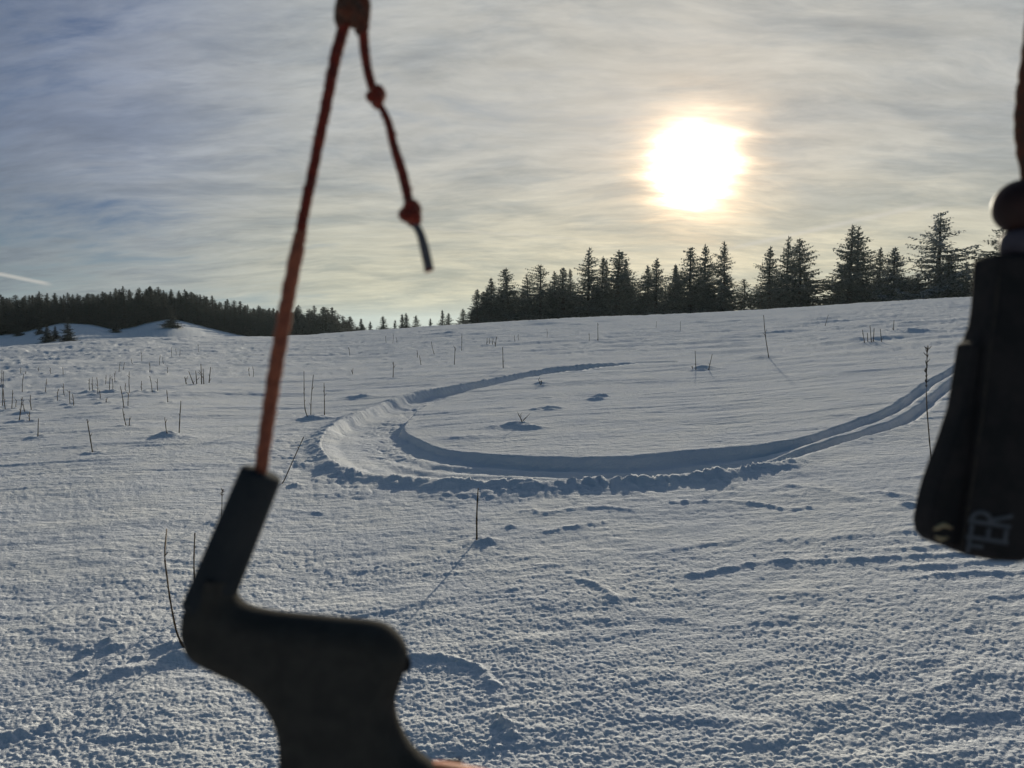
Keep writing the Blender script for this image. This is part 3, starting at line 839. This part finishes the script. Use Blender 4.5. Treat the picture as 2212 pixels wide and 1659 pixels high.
for i, (cx, cy, lab) in enumerate([(555, 545, 'bare brown scrub left of the group of three firs'), (520, 590, 'lower bare scrub beside the low spreading conifer'),
                                   (925, 590, 'bare twiggy bush glowing at the right foot of the three firs'), (985, 655, 'lowest scrap of scrub at the foot of the twin-topped fir'),
                                   (1480, 320 + 250, 'thin bare brush between the frosted fir and the tallest fir')]):
    ux, uy = K3(cx, cy)
    th, el = th_el(ux, uy); rho = float(rho_c(th)) + 98
    x, y = rho * math.sin(th), rho * math.cos(th); zb = float(base_z(x, y)) - .2
    H = max(1.0, EYE + el * rho - zb)
    o = meshobj('bare_shrub', shrub(40 + i, H), None, (x, y, zb))
    tag(o, lab, 'shrub', 'bare shrubs between the crest firs')

# ------------------------------------------------------------------ far forest on the left hill
fps = []
for k, kw in enumerate([dict(seed=21, R=2.3, dens=.9, gap=.05), dict(seed=22, R=2.0, dens=.95, gap=.05, power=.95), dict(seed=23, R=2.6, dens=.9, gap=.08, power=.65), dict(seed=24, R=2.1, dens=.8, gap=.15, power=.7)]):
    (tv, tf), (cv, cf) = spruce(**kw)
    V = list(tv) + list(cv); o = len(tv)
    F = list(tf) + [tuple(o + i for i in f) for f in cf]
    fps.append((mesh_from('forest_fir', V, F, [bark, folg], False, [0] * len(tf) + [1] * len(cf)), kw['R']))
FG = 'firs of the dark forest on the left hill'
cnt = 0
def far_tree(th, rho, H, lab, group, wf=1.0):
    x, y = rho * math.sin(th), rho * math.cos(th)
    m, R = random.choice(fps)
    o = meshobj('forest_fir', m, None, (x, y, float(base_z(x, y)) - .3))
    w = wf * H * random.uniform(.24, .36) / R
    o.scale = (w, w, H / 12); o.rotation_euler = (0, 0, random.uniform(0, 6.28))
    return tag(o, lab, 'tree', group)
a0, a1 = th_el(-60, 700)[0], th_el(790, 700)[0]
NF = 285
for i in range(NF):
    row = i % 5
    f = (i // 5 + random.uniform(.1, .9)) / (NF / 5)
    th = a0 + (a1 - a0) * f
    rho = RF + 6 + row * 15 + random.uniform(-5, 5)
    x, y = rho * math.sin(th), rho * math.cos(th)
    top = EYE + float(np.interp(th, ht[:, 0], ht[:, 2])) * rho
    need = top - float(base_z(x, y))
    H = need * random.uniform(.80, 1.0) if row else need * random.uniform(.6, .92)
    if random.random() < .10: H = need * random.uniform(1.0, 1.08)
    H = max(5.0, min(24, H))
    far_tree(th, rho, H, 'dark fir, one of the mass that forms the forest on the left hill', FG, 1.25)
for ux, top, bot, lab in [(86, 698, 722, 'small fir at the forest foot, leftmost of the outliers on the blue snow'), (103, 700, 738, 'dark young fir left of the pointed one below the forest'),
                          (120, 706, 731, 'stubby young fir between two pointed ones below the forest'),
                          (148, 692, 740, 'pointed young fir standing lowest on the shaded snow below the forest'), (370, 665, 707, 'lone round fir on the shaded snow hump below the forest'),
                          (250, 690, 718, 'fir stepping out of the forest edge left of the snow hump'), (42, 700, 725, 'short fir at the forest foot near the left border of the photo')]:
    th, e1 = th_el(ux, bot); _, e0 = th_el(ux, top)
    # walk out until the hill surface meets this sight line
    rho = 200.0
    while rho < 298:
        if float(base_z(rho * math.sin(th), rho * math.cos(th))) >= EYE + e1 * rho: break
        rho += 1
    H = EYE + e0 * rho - float(base_z(rho * math.sin(th), rho * math.cos(th)))
    far_tree(th, rho, max(H * 1.15, 4.0), lab, 'young firs below the left forest', 1.05)

# ------------------------------------------------------------------ dry stalks
stalkm = textured('dry_stem', (0.045, 0.032, 0.022), (0.11, 0.075, 0.045), 60, 0.85, 0.2)
for label, group, gs, rad, seed, (bx, by) in placed:
    near = math.hypot(bx, by) < 9
    many = len(gs) > 1
    meshes = []
    for pts in gs:
        sp = spline([tuple(p) for p in pts], 4) if len(pts) > 2 else [tuple(pts[0] + (pts[1] - pts[0]) * t) for t in (0, .5, 1)]
        b0 = sp[0]
        zz = gz(b0[0], b0[1])
        sp = [(b0[0], b0[1], min(zz, b0[2]) - 0.06)] + sp
        n = len(sp)
        rads = [rad * (1.15 - .55 * i / n) * (1 + (.25 if (i % 3 == 1) else 0)) for i in range(n)]
        rel = [(p[0] - bx, p[1] - by, p[2] - zz) for p in sp]
        V, F = tube(rel, rads, 6)
        if near:   # leaf nodes and broken side twigs
            for k in range(2, n - 1, 3):
                a = Vector(rel[k]); d = Vector((random.uniform(-1, 1), random.uniform(-.6, .6), random.uniform(.5, 1.2))).normalized()
                tv, tf = tube([a, a + d * random.uniform(.008, .02)], [rad * .7, rad * .3], 4)
                o = len(V); V += tv; F += [tuple(o + i for i in f) for f in tf]
        elif n > 3:   # a broken side shoot or two
            for _ in range(random.choice((1, 2, 2, 3))):
                t = random.uniform(.45, .95); k = min(n - 2, int(t * (n - 1)))
                a = Vector(rel[k]).lerp(Vector(rel[k + 1]), random.random())
                d = Vector((random.choice((-1, 1)) * random.uniform(.5, 1), random.uniform(-.6, .6), random.uniform(.5, 1.3))).normalized()
                ll = random.uniform(3, 9) * rad
                tv, tf = tube([a, a + d * ll * .5 + Vector((0, 0, ll * .1)), a + d * ll + Vector((0, 0, ll * .3))], [rad * .6, rad * .5, rad * .35], 4)
                o = len(V); V += tv; F += [tuple(o + i for i in f) for f in tf]
        if seed:
            top = Vector(rel[-1]); axis = (Vector(rel[-1]) - Vector(rel[-3])).normalized()
            Lh = 0.13 if seed == 1 else 0.36
            for k in range(16 if seed == 1 else 46):
                t = random.random()
                a = top - axis * Lh * t
                d = (axis * 1.3 + Vector((random.uniform(-1, 1), random.uniform(-.8, .8), random.uniform(-.1, .3)))).normalized()
                ll = random.uniform(.012, .035) * (1.3 - t * .5) * (1.0 if seed == 1 else 1.3)
                tv, tf = tube([a, a + d * ll * .6, a + d * ll], [.0012, .0030, .0012], 4)
                o = len(V); V += tv; F += [tuple(o + i for i in f) for f in tf]
        meshes.append((V, F))
    zz = gz(bx, by)
    if many:
        root = empty('dry_stalks', (bx, by, zz), label, 'dry plant', group)
        for V, F in meshes: meshobj('stem', mesh_from('stem', V, F, [stalkm]), root)
    else:
        V, F = meshes[0]
        o = meshobj('dry_stalk', mesh_from('dry_stalk', V, F, [stalkm]), None, (bx, by, zz))
        tag(o, label, 'dry plant', group)

# ------------------------------------------------------------------ kite bar end, cords and float, held up close to the viewer
cp, sp_ = math.cos(PITCH), math.sin(PITCH)
RT, UP, FW = Vector((1, 0, 0)), Vector((0, sp_, cp)), Vector((0, cp, -sp_))
def near_pt(ux, uy, dep):
    d = ray(ux, uy)
    return Vector((0, 0, EYE)) + Vector(d) * dep
def frame(o, origin):
    o.matrix_world = Matrix.Translation(origin) @ Matrix((RT.to_4d()[:3], (-FW)[:], UP[:])).to_4x4().transposed() if False else Matrix(((RT.x, UP.x, -FW.x, origin.x), (RT.y, UP.y, -FW.y, origin.y), (RT.z, UP.z, -FW.z, origin.z), (0, 0, 0, 1)))
def loc2(ux, uy, dep, org):
    """local (right, up) metres relative to org's grid position"""
    k = 1024 / 2212 / FPX * dep
    return ((ux - org[0]) * k, -(uy - org[1]) * k)
def slab(name, pts, half, bevel, mats, parent, z=0.0, res=5):
    """rounded slab from a closed outline in the parent's local XY"""
    cu = bpy.data.curves.new(name, 'CURVE'); cu.dimensions = '2D'; cu.fill_mode = 'BOTH'
    s = cu.splines.new('POLY'); s.points.add(len(pts) - 1)
    for i, p in enumerate(pts): s.points[i].co = (p[0], p[1], 0, 1)
    s.use_cyclic_u = True
    cu.extrude = half - bevel; cu.bevel_depth = bevel; cu.bevel_resolution = res; cu.offset = -bevel
    tmp = bpy.data.objects.new(name, cu); C.objects.link(tmp)
    dg = bpy.context.evaluated_depsgraph_get()
    me = bpy.data.meshes.new_from_object(tmp.evaluated_get(dg))
    bpy.data.objects.remove(tmp)
    me.materials.clear()
    for m in mats: me.materials.append(m)
    me.polygons.foreach_set('use_smooth', [True] * len(me.polygons)); me.update()
    o = meshobj(name, me, parent); o.location = (0, 0, z)
    return o
def closed_spline(pts, n=5):
    P = [np.array(p, float) for p in pts]; N = len(P); out = []
    for i in range(N):
        a, b, c, d = P[i - 1], P[i], P[(i + 1) % N], P[(i + 2) % N]
        for j in range(n):
            t = j / n
            out.append(tuple(0.5 * (2 * b + (c - a) * t + (2 * a - 5 * b + 4 * c - d) * t * t + (3 * b - a - 3 * c + d) * t ** 3)))
    return out

foam = textured('grey_foam', (0.050, 0.047, 0.042), (0.065, 0.060, 0.053), 90, 0.9, 0.04, 0.0003, 900, 0.0)
cap_m = textured('dark_sleeve', (0.036, 0.040, 0.044), (0.048, 0.050, 0.052), 60, 0.9, 0.05, 0.0002, 700)
blackm = textured('black_float_foam', (0.022, 0.022, 0.023), (0.034, 0.031, 0.031), 60, 0.85, 0.08, 0.0003, 700, 0.0)
piping = textured('seam_highlight', (0.026, 0.024, 0.022), (0.045, 0.038, 0.03), 150, 0.8, 0.3)  # lighter tone paints the faint highlight along the float's seam
letter = textured('grey_print', (0.075, 0.085, 0.10), (0.10, 0.11, 0.125), 80, 0.7, 0.3)
tan = textured('mouth_light_tan', (0.35, 0.30, 0.18), (0.45, 0.36, 0.22), 120, 0.85, 0.2)  # tan colour stands for light coming through the float's lower opening
orange = textured('orange_grip', (0.62, 0.16, 0.04), (0.50, 0.11, 0.03), 120, 0.6, 0.35, 0.0003, 900)
white_p = textured('frosted_plastic', (0.10, 0.085, 0.10), (0.06, 0.055, 0.07), 60, 0.6, 0.2)
ballm = textured('dark_red_ball', (0.030, 0.016, 0.015), (0.045, 0.022, 0.02), 60, 0.6, 0.2)
grey_c = textured('grey_cord', (0.10, 0.10, 0.11), (0.15, 0.14, 0.14), 400, 0.9, 0.2, 0.0003, 1500)
def cord_mat(name, c1, c2, sheen=0.5):
    m = textured(name, c1, c2, 220, 0.85, 0.2, 0.0005, 1400, sheen)
    b = m.node_tree.nodes['Principled BSDF']
    b.inputs['Sheen Tint'].default_value = (1, .75, .55, 1)
    return m
redc = cord_mat('red_orange_cord', (0.26, 0.035, 0.02), (0.13, 0.025, 0.02))
orc = cord_mat('faded_orange_cord', (0.42, 0.13, 0.07), (0.25, 0.08, 0.05))
brownc = cord_mat('brown_cord', (0.08, 0.045, 0.032), (0.16, 0.05, 0.028))

def rope(name, pts, rads, mat, parent, strands=6, pitch=0.011, depth=0.06, fuzz=0):
    """braided cord following pts (parent space)"""
    P = [Vector(p) for p in spline([tuple(p) for p in pts], 14)]
    R = np.interp(np.linspace(0, 1, len(P)), np.linspace(0, 1, len(rads)), rads)
    # resample evenly
    Ls = [0]
    for a, b in zip(P, P[1:]): Ls.append(Ls[-1] + (b - a).length)
    n = max(8, int(Ls[-1] / 0.0011)); n = min(n, 420)
    Q = []; RQ = []
    Px = np.array([tuple(p) for p in P]); La = np.array(Ls)
    for s in np.linspace(0, Ls[-1], n):
        Q.append(Vector([float(np.interp(s, La, Px[:, k])) for k in range(3)])); RQ.append(float(np.interp(s, La, R)))
    V, F = [], []; m = 20
    ref = Vector((0, 0, 1)); s_prev = None
    for i, p in enumerate(Q):
        t = (Q[min(i + 1, n - 1)] - Q[max(i - 1, 0)]).normalized()
        if s_prev is None:
            s_ = t.cross(ref)
            if s_.length < .1: s_ = t.cross(Vector((1, 0, 0)))
        else: s_ = s_prev - t * s_prev.dot(t)
        s_.normalize(); s_prev = s_; w = t.cross(s_)
        L = Ls[-1] * i / (n - 1)
        for k in range(m):
            f = 2 * math.pi * k / m
            br = max(math.sin(strands / 2 * f + 2 * math.pi * L / pitch), math.sin(strands / 2 * f - 2 * math.pi * L / pitch))
            rr = RQ[i] * (1 + depth * (br - .5)) * (1 + 0.03 * math.sin(L * 700) * math.sin(L * 233))
            V.append(p + (s_ * math.cos(f) + w * math.sin(f)) * rr)
        if i:
            o = (i - 1) * m
            for k in range(m): F.append((o + k, o + (k + 1) % m, o + m + (k + 1) % m, o + m + k))
    F.append(tuple(range(m - 1, -1, -1))); F.append(tuple(len(V) - m + k for k in range(m)))
    for _ in range(fuzz):     # stray fibres and ice grains
        i = random.randint(2, n - 3); p = Q[i]; t = (Q[i + 1] - Q[i - 1]).normalized()
        s_ = t.cross(Vector((0, 0, 1))).normalized(); w = t.cross(s_)
        f = random.uniform(0, 6.28); d = s_ * math.cos(f) + w * math.sin(f)
        a = p + d * RQ[i] * .9
        tv, tf = tube([a, a + (d + t * random.uniform(-.6, .6)) * random.uniform(.0004, .0010)], [.0006, .0004], 4)
        o = len(V); V += tv; F += [tuple(o + j for j in g) for g in tf]
    me = mesh_from(name, V, F, [mat])
    return meshobj(name, me, parent)

def knot_pts(c, axis, size, turns=2, tilt=0.3):
    """overhand (trefoil) knot wound about the axis"""
    axis = axis.normalized(); s = axis.cross(Vector((0, 0, 1)))
    if s.length < .1: s = axis.cross(Vector((1, 0, 0)))
    s.normalize(); w = axis.cross(s)
    out = []
    for i in range(25):
        t = 2 * math.pi * i / 24
        x = math.sin(t) + 2 * math.sin(2 * t); y = math.cos(t) - 2 * math.cos(2 * t); z = -math.sin(3 * t)
        out.append(c + (axis * x * 0.33 + s * y * 0.27 + w * z * 0.45) * size)
    return out

DEP = 0.36
ORG = (640, 1350)
O3 = near_pt(*ORG, DEP)
bar = empty('kite_bar', (0, 0, 0), 'matte dark grey kite bar end with angled sleeve, close up at lower left', 'kite bar')
frame(bar, O3)
c5 = lambda x, y: (331.8 + .4334 * x, 940 + .4334 * y)
outl = [c5(*p) for p in [(215, 780), (168, 845), (148, 920), (150, 1010), (198, 1112), (330, 1185), (450, 1245), (540, 1318), (600, 1420), (627, 1520), (632, 1660), (640, 1800)]] + \
       [(640, 1800), (1060, 1800)] + \
       [c5(*p) for p in [(1560, 1790), (1400, 1648), (1300, 1565), (1232, 1455), (1205, 1330), (1238, 1215), (1268, 1110), (1248, 1032), (1190, 966), (1108, 930), (900, 908), (650, 884), (490, 855), (425, 815), (412, 770), (430, 700), (360, 640), (270, 670)]]
pts = [loc2(x, y, DEP, ORG) for x, y in outl if (x, y) not in ((640, 1800), (1060, 1800))]
slab('bar_end', closed_spline(pts, 5), 0.0118, 0.0114, [foam], bar, 0.0, 9)
# sleeve: slightly squashed tapered tube with rounded rim and a dark bore
a = Vector((*loc2(566, 1020, DEP, ORG), 0.0)); b = Vector((*loc2(450, 1302, DEP, ORG), 0.0))
ax = (a - b).normalized()
k = 1024 / 2212 / FPX * DEP
r_top, r_bot = 45 * k, 50 * k
V, F = tube([b - ax * .004, b, b + (a - b) * .5, a - ax * .0022, a - ax * .0006, a, a - ax * .0003, a - ax * .006],
            [r_bot, r_bot, (r_top + r_bot) / 2, r_top, r_top * .96, r_top * .86, r_top * .5, r_top * .42], 32)
meshobj('sleeve', mesh_from('sleeve', V, F, [cap_m]), bar)
# notch plate with cord hole at the right shoulder
hole = Vector((*loc2(874, 1432, DEP, ORG), -.003))
V, F = [], []
for i in range(24):
    for j in range(10):
        f = 2 * math.pi * i / 24; g = 2 * math.pi * j / 10
        V.append(hole + Vector(((.0012 + .0012 * math.cos(g)) * .2 + math.cos(f) * .0016, math.sin(f) * .0030, .0014 * math.sin(g) + .004)) + Vector((math.cos(f), math.sin(f), 0)) * .0012 * math.cos(g))
for i in range(24):
    for j in range(10):
        F.append((i * 10 + j, ((i + 1) % 24) * 10 + j, ((i + 1) % 24) * 10 + (j + 1) % 10, i * 10 + (j + 1) % 10))
meshobj('cord_eyelet', mesh_from('cord_eyelet', V, F, [blackm]), bar)
# orange grip tube running off below the frame
gpts = [(*loc2(900, 1690, DEP, ORG), -.002), (*loc2(985, 1694, DEP, ORG), -.002), (*loc2(1300, 1765, DEP, ORG), -.005), (*loc2(1700, 1790, DEP, ORG), -.008), (*loc2(2100, 1760, DEP, ORG), -.008), (*loc2(2330, 1720, DEP, ORG), -.008)]
gp = spline(gpts, 6)
V, F = tube(gp, [.0078] * len(gp), 24)
meshobj('grip', mesh_from('grip', V, F, [orange]), bar)

# leader cord: rises from the sleeve to a top knot, with a knotted tail hanging from it
cord = empty('leader_cord', tuple(O3), 'orange braided cord from the grey sleeve up to a knot with a hanging tail', 'cord')
frame(cord, O3)
L3 = lambda x, y, z=0.0: Vector((*loc2(x, y, DEP, ORG), z))
rope('lower_cord', [L3(558, 1050), L3(567, 990), L3(590, 830), L3(612, 700), L3(630, 600), L3(641, 545), L3(650, 500)], [.0030, .0031, .0034, .0034, .0033, .0033, .0026], orc, cord, fuzz=40)
rope('upper_cord', [L3(643, 545), L3(655, 470), L3(680, 350), L3(706, 220), L3(728, 110), L3(746, 50)], [.0027, .0025, .0025, .0026, .0028, .0027], redc, cord, fuzz=160)
rope('knot', knot_pts(L3(762, 22), L3(766, -20) - L3(758, 60), .0055), [.0031], brownc, cord)
rope('loop', [L3(745, 60), L3(735, 40), L3(740, 0), L3(765, -20, .002), L3(787, 5), L3(783, 60), L3(775, 75, -.001)], [.0029], brownc, cord)
rope('standing_cord', [L3(760, 0), L3(770, -300), L3(790, -900), L3(850, -2600)], [.003], brownc, cord)
rope('tail_cord', [L3(784, 40), L3(786, 90), L3(792, 140), L3(804, 190)], [.0026, .0024, .0022, .0022], redc, cord, fuzz=30)
rope('knot', knot_pts(L3(813, 209), L3(818, 180) - L3(810, 235), .0036), [.0023], redc, cord)
rope('tail_cord', [L3(820, 225), L3(838, 262), L3(852, 320), L3(868, 370), L3(880, 420), L3(884, 450)], [.0015, .0019, .0021, .0024, .0023, .0021], redc, cord, fuzz=40)
rope('knot', knot_pts(L3(888, 461), L3(885, 430) - L3(892, 490), .0044), [.0026], redc, cord)
rope('tail_end', [L3(894, 480), L3(908, 505), L3(919, 545), L3(927, 583)], [.0017, .0020, .0022, .0023], grey_c, cord)
rope('melted_tip', [L3(926.5, 582), L3(927.8, 586)], [.0024, .0021], redc, cord)

# ------------------------------------------------------------------ black float at the right
DF = 0.40
OF = (2140, 900)
F3 = near_pt(2140, 900, DF + 0.005)
fl = empty('line_float', tuple(F3), 'black foam line float with piping toned as a seam highlight and grey letters, hanging at the right edge', 'float')
frame(fl, F3)
lf = lambda x, y: loc2(x, y, DF, OF)
front = [(2124, 553), (2121, 600), (2117, 660), (2106, 730), (2098, 800), (2090, 880), (2078, 960), (2066, 1040), (2054, 1120), (2046, 1180), (2062, 1194), (2120, 1206), (2178, 1208), (2200, 1197), (2214, 1168),
         (2230, 1080), (2250, 960), (2268, 800), (2276, 660), (2276, 553)]
def dense(pts, n=4):
    out = []
    for i in range(len(pts)):
        a_, b_ = np.array(pts[i - 1]), np.array(pts[i])
        for j in range(1, n + 1): out.append(tuple(a_ + (b_ - a_) * j / n))
    return out
slab('front_panel', dense([lf(*p) for p in front], 3), .0120, .0035, [blackm], fl, 0.001, 5)
side = [(2140, 560), (2128, 640), (2116, 690), (2100, 732), (2088, 742), (2083, 775), (2079, 800), (2066, 880), (2045, 945), (2028, 990), (2010, 1040), (1998, 1085), (1990, 1130), (1994, 1157), (2010, 1174), (2070, 1193), (2100, 1160), (2110, 1000), (2140, 800)]
slab('side_panel', dense([lf(*p) for p in side], 3), .0095, .003, [blackm], fl, -.002, 5)
pp = [Vector((*lf(x, y), .0118)) for x, y in [(2126, 600), (2119, 680), (2109, 745), (2100, 830), (2091, 900), (2080, 975), (2069, 1050), (2058, 1120), (2050, 1175)]]
rope('piping', pp, [.0007], piping, fl, depth=.25, pitch=.004)
# tan tabs added for the yellowish light in the side panel's lower mouth
for (x0, y0), (x1, y1), (x2, y2), r_ in [((1999, 1141), (2018, 1130), (2038, 1138), .0013), ((2001, 1156), (2014, 1161), (2030, 1158), .0010)]:
    V, F = tube([Vector((*lf(x0, y0), .0073)), Vector((*lf((x0 + x1) / 2, (y0 + y1) / 2), .0076)), Vector((*lf(x1, y1), .0077)), Vector((*lf(x2, y2), .0072))], [r_ * .5, r_, r_, r_ * .6], 8)
    meshobj('mouth_light_tab', mesh_from('mouth_light_tab', V, F, [tan]), fl)
# letters T E R reading upwards
rd = Vector((.15, .989, 0)); upv = Vector((-.989, .15, 0))
lo = Vector((*lf(2138, 1168), .0132))
kx = 1024 / 2212 / FPX * DF
def stroke(V, F, p, q, w=5.0, th=.0004):
    """a bar between two points given in letter space (a: reading direction, b: letter height)"""
    P_ = lo + rd * p[0] * kx + upv * p[1] * kx; Q_ = lo + rd * q[0] * kx + upv * q[1] * kx
    d = (Q_ - P_).normalized(); s_ = Vector((-d.y, d.x, 0)) * w * kx; e = d * w * kx * .98
    i = len(V)
    for zz_ in (0, th):
        for c_ in (P_ - e + s_, P_ - e - s_, Q_ + e - s_, Q_ + e + s_):
            V.append(c_ + Vector((0, 0, zz_)))
    F += [(i + a_, i + b_, i + c_, i + d_) for a_, b_, c_, d_ in ((4, 5, 6, 7), (0, 3, 2, 1), (0, 1, 5, 4), (1, 2, 6, 5), (2, 3, 7, 6), (3, 0, 4, 7))]
def bars(name, segs, w=4.2):
    V, F = [], []
    for i, (p, q_) in enumerate(segs):
        n0 = len(V); stroke(V, F, p, q_, w, .0004)
        for j in range(n0, len(V)): V[j] = V[j] + Vector((0, 0, .00003 * i))
    meshobj(name, mesh_from(name, V, F, [letter], smooth=False), fl)
Hh = 82
bars('letter_e', [((4, 0), (4, Hh)), ((4, 4), (27, 4)), ((4, Hh / 2), (24, Hh / 2)), ((4, Hh - 4), (27, Hh - 4))])
arc = [(38 + 17 * math.sin(t) + 4, Hh * .74 + Hh * .24 * math.cos(t)) for t in np.linspace(0.1, math.pi - .1, 9)]
bars('letter_r', [((38, 0), (38, Hh))] + [((38, Hh - 3), arc[0])] + list(zip(arc, arc[1:])) + [(arc[-1], (38, Hh * .5))] + [((46, Hh * .48), (60, 0))])
bars('letter_t', [((-26, Hh - 4), (-4, Hh - 4)), ((-13, Hh - 8), (-13, Hh * .62))], 3.6)
# stopper ball, clear ring and cord above
def lathe(profile, n=28):
    V, F = [], []
    for i, (r_, z_) in enumerate(profile):
        for k_ in range(n):
            f = 2 * math.pi * k_ / n; V.append(Vector((r_ * math.cos(f), z_, r_ * math.sin(f))))
        if i:
            o = (i - 1) * n
            for k_ in range(n): F.append((o + k_, o + (k_ + 1) % n, o + n + (k_ + 1) % n, o + n + k_))
    return V, F
cx_, cy_ = lf(2206, 441)
rb = 57 * kx
V, F = lathe([(rb * max(.12, math.sin(t)), -rb * 1.02 * math.cos(t)) for t in np.linspace(.12, math.pi - .12, 18)])
o = meshobj('stopper_ball', mesh_from('stopper_ball', V, F, [ballm]), fl); o.location = (cx_, cy_, 0)
cx_, cy_ = lf(2208, 520)
V, F = lathe([(20 * kx, 28 * kx), (34 * kx, 24 * kx), (42 * kx, 10 * kx), (44 * kx, -8 * kx), (40 * kx, -26 * kx), (20 * kx, -30 * kx)])
o = meshobj('stopper_ring', mesh_from('stopper_ring', V, F, [white_p]), fl); o.location = (cx_, cy_, 0)
LF = lambda x, y, z=0: Vector((*lf(x, y), z))
rope('float_cord', [LF(2214, 420), LF(2216, 370), LF(2212, 320), LF(2209, 260), LF(2214, 190), LF(2224, 100), LF(2240, -60), LF(2280, -500)], [.0022, .0024, .0036, .0040, .0040, .0036, .0034, .0032], brownc, fl, fuzz=30)
print('terrain', GX.shape)
